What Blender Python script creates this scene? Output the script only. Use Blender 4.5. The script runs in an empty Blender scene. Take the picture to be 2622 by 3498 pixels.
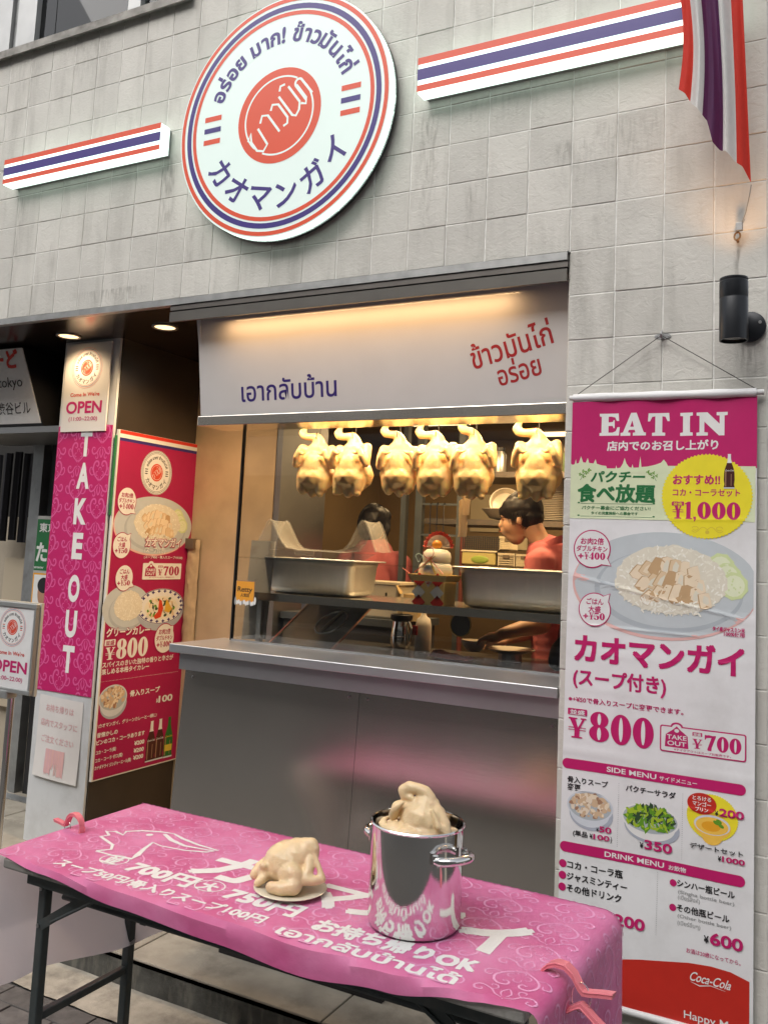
import bpy, bmesh, math, random
from mathutils import Vector, Matrix, noise as mnoise
from mathutils.geometry import tessellate_polygon
random.seed(11)
S = bpy.context.scene
PI = math.pi
R = math.radians

# ---------------------------------------------------------------- camera
cam_d = bpy.data.cameras.new('camera'); cam = bpy.data.objects.new('camera', cam_d)
S.collection.objects.link(cam); S.camera = cam
def cam_axes(y, p, r):
    f = Vector((-math.sin(y)*math.cos(p), math.cos(y)*math.cos(p), math.sin(p)))
    a = Vector((math.cos(y), math.sin(y), 0)); u = a.cross(f)
    return math.cos(r)*a+math.sin(r)*u, -math.sin(r)*a+math.cos(r)*u, f
cr, cu, cf = cam_axes(0.490042, 0.109257, 0.046445)
m = Matrix((cr, cu, -cf)).transposed().to_4x4(); m.translation = (1.46736, -2.86037, 1.6)
cam.matrix_world = m
cam_d.sensor_fit = 'HORIZONTAL'; cam_d.sensor_width = 36.0
cam_d.lens = 36*3030/2622; cam_d.shift_y = -195.7/2622
cam_d.clip_start = .05; cam_d.clip_end = 1500

# ---------------------------------------------------------------- world, sun, exposure
SUN_EL, SUN_AZ = R(44), R(195)      # overcast: a wide, weak sun from the street side
W = bpy.data.worlds.new('World'); S.world = W; W.use_nodes = True
wn, wl = W.node_tree.nodes, W.node_tree.links
wn.clear()
sky = wn.new('ShaderNodeTexSky'); sky.sky_type = 'NISHITA'; sky.sun_disc = False
sky.sun_elevation = SUN_EL; sky.sun_rotation = SUN_AZ; sky.dust_density = 3.0; sky.air_density = 1.0
hs = wn.new('ShaderNodeHueSaturation'); hs.inputs['Saturation'].default_value = .22
bg = wn.new('ShaderNodeBackground'); bg.inputs['Strength'].default_value = .15
wo = wn.new('ShaderNodeOutputWorld')
wl.new(sky.outputs[0], hs.inputs['Color']); wl.new(hs.outputs[0], bg.inputs[0]); wl.new(bg.outputs[0], wo.inputs[0])
sd = bpy.data.lights.new('sun', 'SUN'); sd.energy = 1.45; sd.angle = R(60); sd.color = (1, .965, .92)
so = bpy.data.objects.new('sun', sd); S.collection.objects.link(so)
d_ = Vector((math.sin(SUN_AZ)*math.cos(SUN_EL), math.cos(SUN_AZ)*math.cos(SUN_EL), math.sin(SUN_EL)))
so.rotation_euler = d_.to_track_quat('Z', 'Y').to_euler(); so.location = (0, -6, 9)
S.view_settings.view_transform = 'Standard'; S.view_settings.look = 'None'
S.view_settings.exposure = .54; S.view_settings.gamma = 1.0
S.view_settings.use_curve_mapping = False
S.cycles.max_bounces = 8; S.cycles.diffuse_bounces = 3; S.cycles.glossy_bounces = 4
S.cycles.transmission_bounces = 4; S.cycles.transparent_max_bounces = 12
S.cycles.caustics_reflective = False; S.cycles.caustics_refractive = False
S.cycles.sample_clamp_indirect = 4.0

# ---------------------------------------------------------------- naming helpers
WL = {}                                 # world offset of each thing, by object
def tag(o, label=None, cat=None, group=None, kind=None):
    if label: o['label'] = label
    if cat: o['category'] = cat
    if group: o['group'] = group
    if kind: o['kind'] = kind
    return o
def thing(name, label, cat, loc=(0, 0, 0), group=None, rz=0):
    o = bpy.data.objects.new(name, None); S.collection.objects.link(o)
    o.empty_display_size = .05; o.location = loc; o.rotation_euler = (0, 0, rz)
    WL[o.name] = Vector(loc)
    return tag(o, label, cat, group)
def copy_tree(o, parent=None, loc=None, rot=None, label=None):
    c = o.copy(); S.collection.objects.link(c); c.parent = parent
    if loc is not None: c.location = loc; WL[c.name] = Vector(loc)
    if rot is not None: c.rotation_euler = rot
    if label: c['label'] = label
    for ch in list(o.children): copy_tree(ch, c)
    return c
def link_mesh(name, me, parent=None):
    o = bpy.data.objects.new(name, me); S.collection.objects.link(o)
    off = Vector((0, 0, 0))
    if parent is not None:
        o.parent = parent; off = WL.get(parent.name, off)
    WL[o.name] = off
    if off.length > 0: me.transform(Matrix.Translation(-off))
    return o

# ---------------------------------------------------------------- materials
MATS = {}
def nt(m): return m.node_tree.nodes, m.node_tree.links
def mat(name, col, rough=.6, metal=0, var=.0, vscale=8, bump=0, bscale=60, bstretch=(1, 1, 1), coat=0, sss=0,
        spec=.5, objvar=0, emis=0, emcol=None, dirt=None, dirt_amt=0, dirt_scale=3, aniso=0, dstretch=(1, 1, 1), sssr=(1, .35, .2), alpha=1, trans=0, rvar=0, ior=1.45):
    if name in MATS: return MATS[name]
    m = bpy.data.materials.new(name); m.use_nodes = True; n, l = nt(m)
    b = n['Principled BSDF']; b.inputs['Base Color'].default_value = (*col, 1)
    b.inputs['Roughness'].default_value = rough; b.inputs['Metallic'].default_value = metal
    b.inputs['Coat Weight'].default_value = coat; b.inputs['Specular IOR Level'].default_value = spec
    b.inputs['IOR'].default_value = ior
    b.inputs['Alpha'].default_value = alpha; b.inputs['Transmission Weight'].default_value = trans
    if sss:
        b.inputs['Subsurface Weight'].default_value = sss; b.inputs['Subsurface Radius'].default_value = sssr
        b.inputs['Subsurface Scale'].default_value = .012
    if emis:
        b.inputs['Emission Color'].default_value = (*(emcol or col), 1); b.inputs['Emission Strength'].default_value = emis
    tc = n.new('ShaderNodeTexCoord'); src = tc.outputs['Object']
    oi = None
    if objvar or var or bump or dirt:
        oi = n.new('ShaderNodeObjectInfo')
        add = n.new('ShaderNodeVectorMath'); add.operation = 'ADD'
        mul = n.new('ShaderNodeVectorMath'); mul.operation = 'SCALE'; mul.inputs['Scale'].default_value = 37.0
        comb = n.new('ShaderNodeCombineXYZ')
        for i in range(3): l.new(oi.outputs['Random'], comb.inputs[i])
        l.new(comb.outputs[0], mul.inputs[0]); l.new(mul.outputs[0], add.inputs[1]); l.new(src, add.inputs[0]); src = add.outputs[0]
    c = None
    def mixc(fac, a, bcol, mode='MIX'):
        x = n.new('ShaderNodeMix'); x.data_type = 'RGBA'; x.blend_type = mode
        if isinstance(fac, float): x.inputs[0].default_value = fac
        else: l.new(fac, x.inputs[0])
        for k, v in ((6, a), (7, bcol)):
            if isinstance(v, tuple): x.inputs[k].default_value = (*v, 1)
            else: l.new(v, x.inputs[k])
        return x.outputs[2]
    if var:
        nz = n.new('ShaderNodeTexNoise'); nz.inputs['Scale'].default_value = vscale; nz.inputs['Detail'].default_value = 5
        l.new(src, nz.inputs['Vector'])
        mr = n.new('ShaderNodeMapRange'); mr.inputs[1].default_value = .3; mr.inputs[2].default_value = .7
        l.new(nz.outputs[0], mr.inputs[0])
        c = mixc(mr.outputs[0], tuple(x*(1-var) for x in col), tuple(min(1, x*(1+var)) for x in col))
    if objvar:
        mr = n.new('ShaderNodeMapRange'); mr.inputs[3].default_value = 1-objvar; mr.inputs[4].default_value = 1+objvar
        l.new(oi.outputs['Random'], mr.inputs[0])
        cb = n.new('ShaderNodeCombineColor')
        for i in range(3): l.new(mr.outputs[0], cb.inputs[i])
        c = mixc(1.0, c if c is not None else tuple(col), cb.outputs[0], 'MULTIPLY')
    if dirt:
        tw = n.new('ShaderNodeTexCoord'); gp = n.new('ShaderNodeNewGeometry')
        mp = n.new('ShaderNodeMapping'); mp.inputs['Scale'].default_value = dstretch; l.new(gp.outputs['Position'], mp.inputs[0])
        nz = n.new('ShaderNodeTexNoise'); nz.inputs['Scale'].default_value = dirt_scale; nz.inputs['Detail'].default_value = 8; nz.inputs['Roughness'].default_value = .65
        l.new(mp.outputs[0], nz.inputs['Vector'])
        mr = n.new('ShaderNodeMapRange'); mr.inputs[1].default_value = .5; mr.inputs[2].default_value = .75; mr.inputs[4].default_value = dirt_amt
        l.new(nz.outputs[0], mr.inputs[0])
        c = mixc(mr.outputs[0], c if c is not None else tuple(col), tuple(dirt))
    if c is not None: l.new(c, b.inputs['Base Color'])
    if rvar:
        nz = n.new('ShaderNodeTexNoise'); nz.inputs['Scale'].default_value = 5; nz.inputs['Detail'].default_value = 1; l.new(src, nz.inputs['Vector'])
        mr = n.new('ShaderNodeMapRange'); mr.inputs[3].default_value = max(.02, rough-rvar); mr.inputs[4].default_value = rough+rvar
        l.new(nz.outputs[0], mr.inputs[0]); l.new(mr.outputs[0], b.inputs['Roughness'])
    if bump:
        mp = n.new('ShaderNodeMapping'); mp.inputs['Scale'].default_value = bstretch; l.new(src, mp.inputs[0])
        nz = n.new('ShaderNodeTexNoise'); nz.inputs['Scale'].default_value = bscale; nz.inputs['Detail'].default_value = 6; nz.inputs['Roughness'].default_value = .6
        l.new(mp.outputs[0], nz.inputs['Vector'])
        bp = n.new('ShaderNodeBump'); bp.inputs['Strength'].default_value = 1.0; bp.inputs['Distance'].default_value = bump
        l.new(nz.outputs[0], bp.inputs['Height']); l.new(bp.outputs[0], b.inputs['Normal'])
    MATS[name] = m
    return m
def glass(name, tint=(.93, .97, .95), refl=1.0, rough=0.0):
    m = bpy.data.materials.new(name); m.use_nodes = True; n, l = nt(m); n.remove(n['Principled BSDF'])
    out = n['Material Output']; tr = n.new('ShaderNodeBsdfTransparent'); tr.inputs[0].default_value = (*tint, 1)
    gl = n.new('ShaderNodeBsdfGlossy'); gl.inputs['Roughness'].default_value = rough
    lw = n.new('ShaderNodeFresnel'); lw.inputs[0].default_value = 1.5
    mu = n.new('ShaderNodeMath'); mu.operation = 'MULTIPLY'; mu.inputs[1].default_value = refl; l.new(lw.outputs[0], mu.inputs[0])
    mx = n.new('ShaderNodeMixShader'); l.new(mu.outputs[0], mx.inputs[0]); l.new(tr.outputs[0], mx.inputs[1]); l.new(gl.outputs[0], mx.inputs[2])
    l.new(mx.outputs[0], out.inputs[0]); MATS[name] = m
    return m
def emit(name, col, strength):
    return mat(name, (.8*col[0], .8*col[1], .8*col[2]), .4, emis=strength, emcol=col)

# ---------------------------------------------------------------- mesh builder
class MB:
    def __init__(s): s.v = []; s.f = []; s.mi = []; s.cur = 0
    def add(s, v, f):
        o = len(s.v); s.v += [tuple(x) for x in v]; s.f += [tuple(o+i for i in q) for q in f]; s.mi += [s.cur]*len(f)
        return s
    def box(s, a, b, bev=0):
        x0, y0, z0 = a; x1, y1, z1 = b
        if bev:
            e = bev; vs = []
            bm = bmesh.new(); bmesh.ops.create_cube(bm, size=1)
            bmesh.ops.transform(bm, matrix=Matrix.Translation(((x0+x1)/2, (y0+y1)/2, (z0+z1)/2)) @ Matrix.Diagonal((x1-x0, y1-y0, z1-z0, 1)), verts=bm.verts)
            bmesh.ops.bevel(bm, geom=bm.edges[:], offset=e, segments=2, affect='EDGES', profile=.5)
            bm.verts.index_update()
            s.add([v.co[:] for v in bm.verts], [[v.index for v in f.verts] for f in bm.faces]); bm.free()
            return s
        v = [(x, y, z) for x in (x0, x1) for y in (y0, y1) for z in (z0, z1)]
        return s.add(v, [(0, 1, 3, 2), (4, 6, 7, 5), (0, 4, 5, 1), (2, 3, 7, 6), (0, 2, 6, 4), (1, 5, 7, 3)])
    def hexa(s, p):          # 8 points: bottom 4 ccw, top 4 ccw
        return s.add(p, [(3, 2, 1, 0), (4, 5, 6, 7), (0, 1, 5, 4), (1, 2, 6, 5), (2, 3, 7, 6), (3, 0, 4, 7)])
    def bar(s, p, q, w, h=None, up=(0, 0, 1)):
        h = h or w; p = Vector(p); q = Vector(q); d = (q-p).normalized()
        u = Vector(up)
        if abs(d.dot(u)) > .95: u = Vector((0, 1, 0))
        a = d.cross(u).normalized()*w/2; b = a.cross(d).normalized()*h/2
        return s.hexa([p-a-b, p+a-b, p+a+b, p-a+b, q-a-b, q+a-b, q+a+b, q-a+b])
    def tube(s, pts, r, n=10, closed=False, caps=True):
        pts = [Vector(p) for p in pts]; k = len(pts)
        rr = r if isinstance(r, (list, tuple)) else [r]*k
        prev = None; rings = []
        for i, p in enumerate(pts):
            if closed: t = pts[(i+1) % k]-pts[i-1]
            else: t = pts[min(i+1, k-1)]-pts[max(i-1, 0)]
            t.normalize()
            if prev is None:
                a = t.cross(Vector((0, 0, 1)))
                if a.length < .1: a = t.cross(Vector((0, 1, 0)))
            else: a = prev-t*prev.dot(t)
            a.normalize(); prev = a; b = t.cross(a)
            rings.append([p+(a*math.cos(2*PI*j/n)+b*math.sin(2*PI*j/n))*rr[i] for j in range(n)])
        v = [x for q in rings for x in q]; f = []
        for i in range(k if closed else k-1):
            i2 = (i+1) % k
            for j in range(n): f.append((i*n+j, i*n+(j+1) % n, i2*n+(j+1) % n, i2*n+j))
        if caps and not closed: f += [tuple(range(n))[::-1], tuple((k-1)*n+j for j in range(n))]
        return s.add(v, f)
    def lathe(s, prof, c=(0, 0, 0), n=32, axis='z', cap=False):
        v = []; f = []; k = len(prof)
        for r, z in prof:
            for j in range(n):
                a = 2*PI*j/n; x, y = r*math.cos(a), r*math.sin(a)
                v.append((c[0]+x, c[1]+y, c[2]+z) if axis == 'z' else ((c[0]+x, c[1]-z, c[2]+y) if axis == 'y' else (c[0]+z, c[1]+x, c[2]+y)))
        for i in range(k-1):
            for j in range(n): f.append((i*n+j, i*n+(j+1) % n, (i+1)*n+(j+1) % n, (i+1)*n+j))
        if cap: f += [tuple(range(n))[::-1], tuple((k-1)*n+j for j in range(n))]
        return s.add(v, f)
    def loft(s, rings, cap0=False, cap1=False):
        n = len(rings[0]); v = [p for q in rings for p in q]; f = []
        for i in range(len(rings)-1):
            for j in range(n): f.append((i*n+j, i*n+(j+1) % n, (i+1)*n+(j+1) % n, (i+1)*n+j))
        if cap0: f.append(tuple(range(n))[::-1])
        if cap1: f.append(tuple((len(rings)-1)*n+j for j in range(n)))
        return s.add(v, f)
    def grid(s, nu, nv, fn):
        v = [fn(i/nu, j/nv) for i in range(nu+1) for j in range(nv+1)]
        f = [(i*(nv+1)+j, (i+1)*(nv+1)+j, (i+1)*(nv+1)+j+1, i*(nv+1)+j+1) for i in range(nu) for j in range(nv)]
        return s.add(v, f)
    def prism(s, poly, fn, d0, d1):      # poly in 2D, fn(a,b,depth)->3D
        n = len(poly)
        tri = tessellate_polygon([[Vector((a, b, 0)) for a, b in poly]])
        v = [fn(a, b, d0) for a, b in poly]+[fn(a, b, d1) for a, b in poly]
        f = [tuple(t) for t in tri]+[tuple(n+i for i in t[::-1]) for t in tri]
        f += [(i, (i+1) % n, n+(i+1) % n, n+i) for i in range(n)]
        return s.add(v, f)
    def sphere(s, c, r, n=16, m=10):
        rx, ry, rz = r if isinstance(r, (list, tuple)) else (r, r, r)
        prof = []
        v = []; f = []
        for i in range(m+1):
            t = PI*i/m
            for j in range(n):
                a = 2*PI*j/n; v.append((c[0]+rx*math.sin(t)*math.cos(a), c[1]+ry*math.sin(t)*math.sin(a), c[2]-rz*math.cos(t)))
        for i in range(m):
            for j in range(n): f.append((i*n+j, i*n+(j+1) % n, (i+1)*n+(j+1) % n, (i+1)*n+j))
        return s.add(v, f)
    def build(s, name, mats, parent=None, smooth=False, weld=True):
        me = bpy.data.meshes.new(name); me.from_pydata(s.v, [], s.f)
        mats = mats if isinstance(mats, (list, tuple)) else [mats]
        for m_ in mats: me.materials.append(m_)
        me.polygons.foreach_set('material_index', s.mi)
        bm = bmesh.new(); bm.from_mesh(me)
        if weld: bmesh.ops.remove_doubles(bm, verts=bm.verts, dist=1e-5)
        bmesh.ops.recalc_face_normals(bm, faces=bm.faces)
        if smooth:
            ang = R(smooth if smooth is not True else 40)
            for f in bm.faces: f.smooth = True
            for e in bm.edges:
                if len(e.link_faces) == 2 and e.calc_face_angle(0) > ang: e.smooth = False
        bm.to_mesh(me); bm.free()
        return link_mesh(name, me, parent)

def push(me, amp, sc, zs=1):
    n_ = len(me.vertices); co = [0.0]*(3*n_); no = [0.0]*(3*n_)
    me.vertices.foreach_get('co', co); me.vertices.foreach_get('normal', no)
    for i in range(0, 3*n_, 3):
        d = amp*mnoise.noise(Vector((co[i]*sc, co[i+1]*sc, co[i+2]*sc*zs)))
        co[i] += no[i]*d; co[i+1] += no[i+1]*d; co[i+2] += no[i+2]*d
    me.vertices.foreach_set('co', co)
# organic shapes: overlapping balls fused by a voxel remesh into one continuous surface
def blob(name, prims, m_, parent=None, voxel=.006, smooth=6, disp=0, dscale=20):
    bm = bmesh.new()
    ico = bmesh.new(); bmesh.ops.create_icosphere(ico, subdivisions=2, radius=1.012)
    iv = [v.co.copy() for v in ico.verts]; jf = [[v.index for v in f.verts] for f in ico.faces]; ico.free()
    V = []; F = []
    def ball(c, r, q=None):
        rv = r if isinstance(r, (tuple, list)) else (r, r, r); o = len(V)
        for v in iv:
            w = Vector((v.x*rv[0], v.y*rv[1], v.z*rv[2]))
            if q: w = q @ w
            V.append(tuple(w+Vector(c)))
        F.extend([tuple(o+i for i in f) for f in jf])
    for p in prims:
        if p[0] == 'e': ball(p[1], p[2], p[3] if len(p) > 3 else None)
        else:
            pts, rs = p[1], p[2]
            for i in range(len(pts)-1):
                a, b = Vector(pts[i]), Vector(pts[i+1]); L = (b-a).length; r0, r1 = rs[i], rs[i+1]
                n = max(1, int(L/(min(r0, r1)*.3)))
                for k in range(n+1): ball(a.lerp(b, k/n), r0+(r1-r0)*k/n)
    me = bpy.data.meshes.new(name+'_raw'); me.from_pydata(V, [], F); bm.free()
    o = bpy.data.objects.new('raw', me); TS.collection.objects.link(o)
    md = o.modifiers.new('r', 'REMESH'); md.mode = 'VOXEL'; md.voxel_size = voxel; md.adaptivity = 0
    sm = o.modifiers.new('s', 'SMOOTH'); sm.iterations = smooth; sm.factor = .5
    TV.update(); dg = TV.depsgraph; dg.update()
    out = bpy.data.meshes.new_from_object(o.evaluated_get(dg))
    out.name = name
    bpy.data.objects.remove(o); bpy.data.meshes.remove(me)
    out.materials.clear(); out.materials.append(m_)
    if disp:
        push(out, disp, dscale)
    out.polygons.foreach_set('use_smooth', [True]*len(out.polygons))
    return link_mesh(name, out, parent)

# ---------------------------------------------------------------- flat print
TSC = bpy.data.scenes.new('type_setting'); TS = TSC; TV = TSC.view_layers[0]
GC = {}
def glyph(s, bold=0.0):
    k = (s, bold)
    if k in GC: return GC[k]
    c = bpy.data.curves.new('t', 'FONT'); c.body = s; c.resolution_u = 2 if any(ord(q) > 0x2e80 for q in s) else (5 if s.isascii() else 3); c.offset = bold; c.fill_mode = 'BOTH'
    o = bpy.data.objects.new('t', c); TS.collection.objects.link(o)
    TV.update(); dg = TV.depsgraph; dg.update()
    me = bpy.data.meshes.new_from_object(o.evaluated_get(dg))
    v = [(a.co.x, a.co.y) for a in me.vertices]; f = [tuple(p.vertices) for p in me.polygons]
    bpy.data.objects.remove(o); bpy.data.curves.remove(c); bpy.data.meshes.remove(me)
    xs = [a[0] for a in v] or [0]; ys = [a[1] for a in v] or [0]
    GC[k] = (v, f, (min(xs), min(ys), max(xs), max(ys)))
    return GC[k]
INK = {'fasciared': (.36, .022, .025), 'white': (.78, .77, .75), 'magenta': (.50, .012, .13), 'pink': (.60, .06, .24), 'red': (.62, .035, .02), 'navy': (.035, .02, .16), 'black': (.02, .018, .02),
       'green': (.02, .16, .05), 'palegreen': (.66, .72, .48), 'yellow': (.82, .70, .03), 'gold': (.66, .50, .05), 'cocared': (.52, .025, .015), 'paper': (.74, .74, .73),
       'plate': (.52, .56, .58), 'plate2': (.42, .46, .49), 'rice': (.78, .74, .62), 'rice2': (.72, .67, .55), 'rice3': (.86, .83, .74), 'meat': (.70, .53, .34), 'meat2': (.80, .66, .48), 'meat3': (.52, .34, .18),
       'cucumber': (.62, .70, .36), 'cucumber2': (.74, .78, .55), 'leaf': (.12, .30, .02), 'leaf2': (.36, .50, .03), 'leaf3': (.03, .07, .03), 'cola': (.06, .012, .008), 'bowl': (.62, .65, .70), 'bowl2': (.40, .43, .50),
       'bone': (.62, .44, .28), 'bone2': (.36, .2, .12), 'bone3': (.78, .66, .52), 'orange': (.78, .36, .02), 'orange2': (.86, .52, .08), 'tomato': (.62, .05, .015), 'blush': (.74, .45, .42), 'bottlegreen': (.02, .15, .02), 'grey': (.35, .35, .35), 'ginger': (.70, .42, .05), 'faded': (.70, .42, .44), 'skin': (.45, .24, .15), 'retty': (.82, .35, .04), 'kitepink': (.66, .12, .33), 'signred': (.66, .07, .035)}
def ink(c):
    return mat('ink_'+c, INK[c], .45, var=.03, vscale=30)
class Print:
    def __init__(s, ppt=.0003): s.v = []; s.f = []; s.c = []; s.ppt = ppt
    def put(s, pts, faces, col, lay):
        s.k = (getattr(s, 'k', 0)+1) % 8; lay = lay+s.k*.03
        o = len(s.v); s.v += [(a, b, lay*s.ppt) for a, b in pts]; s.f += [tuple(o+i for i in f) for f in faces]; s.c += [col]*len(faces); return s
    def poly(s, pts, col, lay=1):
        t = tessellate_polygon([[Vector((a, b, 0)) for a, b in pts]])
        return s.put(pts, t, col, lay)
    def rect(s, x0, y0, x1, y1, col, lay=1): return s.put([(x0, y0), (x1, y0), (x1, y1), (x0, y1)], [(0, 1, 2, 3)], col, lay)
    def rrect(s, x0, y0, x1, y1, r, col, lay=1):
        p = []
        for cx, cy, a0 in ((x1-r, y1-r, 0), (x0+r, y1-r, 90), (x0+r, y0+r, 180), (x1-r, y0+r, 270)):
            for k in range(7): a = R(a0+15*k); p.append((cx+r*math.cos(a), cy+r*math.sin(a)))
        return s.poly(p, col, lay)
    def ell(s, cx, cy, rx, ry, col, lay=1, n=48, jag=0, rot=0):
        p = []
        for k in range(n):
            a = 2*PI*k/n; q = 1+(jag if k % 2 else 0); x, y = rx*q*math.cos(a), ry*q*math.sin(a)
            p.append((cx+x*math.cos(rot)-y*math.sin(rot), cy+x*math.sin(rot)+y*math.cos(rot)))
        return s.poly(p, col, lay)
    def ring(s, cx, cy, r0, r1, col, lay=1, n=96, ry=1, a0=0, a1=2*PI):
        v = []; f = []
        for k in range(n+1):
            a = a0+(a1-a0)*k/n
            v += [(cx+r0*math.cos(a), cy+r0*ry*math.sin(a)), (cx+r1*math.cos(a), cy+r1*ry*math.sin(a))]
        for k in range(n): f.append((2*k, 2*k+1, 2*k+3, 2*k+2))
        return s.put(v, f, col, lay)
    def line(s, pts, w, col, lay=1):
        v = []; f = []; n = len(pts)
        for i, p in enumerate(pts):
            a = pts[max(0, i-1)]; b = pts[min(n-1, i+1)]; dx, dy = b[0]-a[0], b[1]-a[1]; L = math.hypot(dx, dy) or 1
            ww = w[i] if isinstance(w, list) else w
            v += [(p[0]-dy/L*ww/2, p[1]+dx/L*ww/2), (p[0]+dy/L*ww/2, p[1]-dx/L*ww/2)]
        for i in range(n-1): f.append((2*i, 2*i+1, 2*i+3, 2*i+2))
        return s.put(v, f, col, lay)
    def dots(s, a, b, n, r, col, lay=1):
        for k in range(n):
            t = k/(n-1); s.ell(a[0]+(b[0]-a[0])*t, a[1]+(b[1]-a[1])*t, r, r, col, lay, 6)
        return s
    # text fitted in a box: baseline-left (x0,y0), width w (optional), cap height h
    def text(s, t, x0, y0, h, col, w=None, lay=2, bold=.012, rot=0, slant=0, align='l', ref=None):
        if ref is None: ref = .73
        if any(ord(q) > 0x2e80 for q in t) and bold > .012:
            k_ = bold*h/ref
            v, f, bb = glyph(t, .006); ww = w
            if w: ww = w-k_*1.4
            for n_, (dx, dy) in enumerate(((-1, -1), (1, -1), (1, 1), (-1, 1))):
                s.text(t, x0+dx*k_*.8+(k_*.7 if align == 'l' else 0), y0+dy*k_*.8, h, col, ww, lay+n_*.12, .006, rot, slant, align, ref)
            return s
        v, f, bb = glyph(t, bold)
        sy = h/ref; sx = sy
        if w: sx = w/(bb[2]-bb[0])
        W_ = (bb[2]-bb[0])*sx; ox = {'l': 0, 'c': -W_/2, 'r': -W_}[align]
        ca, sa = math.cos(rot), math.sin(rot); P = []
        for a, b in v:
            x = (a-bb[0])*sx+ox+b*sy*slant; y = b*sy
            P.append((x0+x*ca-y*sa, y0+x*sa+y*ca))
        return s.put(P, f, col, lay)
    def arc(s, t_list, cx, cy, r, a0, a1, h, col, lay=2, bold=.02, inside=False, sx=1):
        wd = [.34 if t == ' ' else glyph(t, bold)[2][2]-glyph(t, bold)[2][0]+.14 for t in t_list]; tot = sum(wd); run = 0
        for k, t in enumerate(t_list):
            a = a0+(a1-a0)*(run+wd[k]/2)/tot; run += wd[k]
            if t == ' ': continue
            v, f, bb = glyph(t, bold); sc = h/.73; mx = (bb[0]+bb[2])/2
            rot = a-PI/2 if not inside else a+PI/2
            px, py = cx+r*math.cos(a), cy+r*math.sin(a); P = []
            for x, y in v:
                x = (x-mx)*sc*sx; y = (y-.36)*sc
                P.append((px+x*math.cos(rot)-y*math.sin(rot), py+x*math.sin(rot)+y*math.cos(rot)))
            s.put(P, f, col, lay)
        return s
    # heavy high-contrast numerals, drawn
    def fat(s, t, x0, y0, x1, y1, col, bgc, lay=2):
        wd = {'1': .62, ',': .3, '¥': .8}
        tot = sum(wd.get(c, 1) for c in t); u = (x1-x0)/tot; x = x0; H = y1-y0
        for c in t:
            w = wd.get(c, 1)*u; cx = x+w/2; g = w*.93
            q = lambda a, b: (x+a*w, y0+b*H)
            if c == '0':
                s.ell(cx, y0+H/2, g/2, H/2, col, lay, 28); s.ell(cx, y0+H/2, g*.10, H*.40, bgc, lay+1, 16)
            elif c == '8':
                s.ell(cx, y0+H*.73, g*.46, H*.27, col, lay, 24); s.ell(cx, y0+H*.28, g/2, H*.28, col, lay, 24)
                s.ell(cx, y0+H*.75, g*.09, H*.19, bgc, lay+1, 12); s.ell(cx, y0+H*.27, g*.1, H*.21, bgc, lay+1, 12)
            elif c == '7':
                s.poly([q(.06, .98), q(.06, .68), q(.12, .68), q(.2, .80), q(.6, .84), q(.28, .1), q(.3, .01), q(.6, .0), q(.62, .2), q(.95, .9), q(.95, 1), q(.7, .97), q(.4, 1), q(.2, .97), q(.12, 1)], col, lay)
            elif c == '1':
                s.poly([q(.22, 0), q(.22, .05), q(.3, .07), q(.3, .84), q(.1, .84), q(.1, .88), q(.5, 1), q(.78, 1), q(.78, .07), q(.95, .05), q(.95, 0)], col, lay)
            elif c == '5':
                s.poly([q(.14, .98), q(.14, .42), q(.2, .42), q(.4, .6), q(.8, .6), q(.95, .45), q(.95, .2), q(.75, .02), q(.3, 0), q(.06, .1), q(.06, .26), q(.25, .32), q(.38, .2), q(.34, .08), q(.55, .07), q(.62, .2), q(.6, .45), q(.45, .52), q(.3, .48), q(.2, .40), q(.2, .8), q(.85, .8), q(.9, 1)], col, lay)
            elif c == '4':
                s.poly([q(.45, 0), q(.45, .2), q(.05, .2), q(.05, .26), q(.62, 1), q(.85, 1), q(.85, .28), q(.98, .28), q(.98, .2), q(.85, .2), q(.85, 0)], col, lay)
                s.poly([q(.16, .28), q(.5, .72), q(.5, .28)], bgc, lay+1)
            elif c == ',':
                s.poly([q(.2, .14), q(.8, .14), q(.8, -.02), q(.4, -.16), q(.3, -.12), q(.5, 0), q(.2, .02)], col, lay)
            elif c == '¥':
                s.poly([q(.02, .92), q(.02, 1), q(.5, 1), q(.5, .94), q(.4, .92), q(.55, .52), q(.78, .92), q(.68, .94), q(.68, 1), q(1, 1), q(1, .94), q(.9, .92), q(.64, .44), q(.64, .08), q(.8, .06), q(.8, 0), q(.2, 0), q(.2, .06), q(.36, .08), q(.36, .44), q(.1, .92)], col, lay)
                for yy in (.38, .5): s.rect(x+.02*w, y0+yy*H, x+.98*w, y0+(yy+.035)*H, col, lay+1)
            x += w
        return s
    def build(s, name, parent, fn, rename=None, maxedge=None):
        cols = sorted(set(s.c)); me = bpy.data.meshes.new(name)
        V, F, C = s.v, s.f, [cols.index(c) for c in s.c]
        if maxedge:
            bm = bmesh.new(); vs = [bm.verts.new(v) for v in V]
            for f, c in zip(F, C):
                try: q = bm.faces.new([vs[i] for i in f]); q.material_index = c
                except ValueError: pass
            for it in range(5):
                es = [e for e in bm.edges if e.calc_length() > maxedge]
                if not es: break
                bmesh.ops.subdivide_edges(bm, edges=es, cuts=1); bmesh.ops.triangulate(bm, faces=[f for f in bm.faces if len(f.verts) > 3])
            bm.verts.index_update(); V = [tuple(v.co) for v in bm.verts]; F = [tuple(v.index for v in f.verts) for f in bm.faces]; C = [f.material_index for f in bm.faces]; bm.free()
        me.from_pydata([fn(*v) for v in V], [], F)
        for c in cols: me.materials.append(rename(c) if rename else ink(c))
        me.polygons.foreach_set('material_index', C)
        return link_mesh(name, me, parent)
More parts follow.
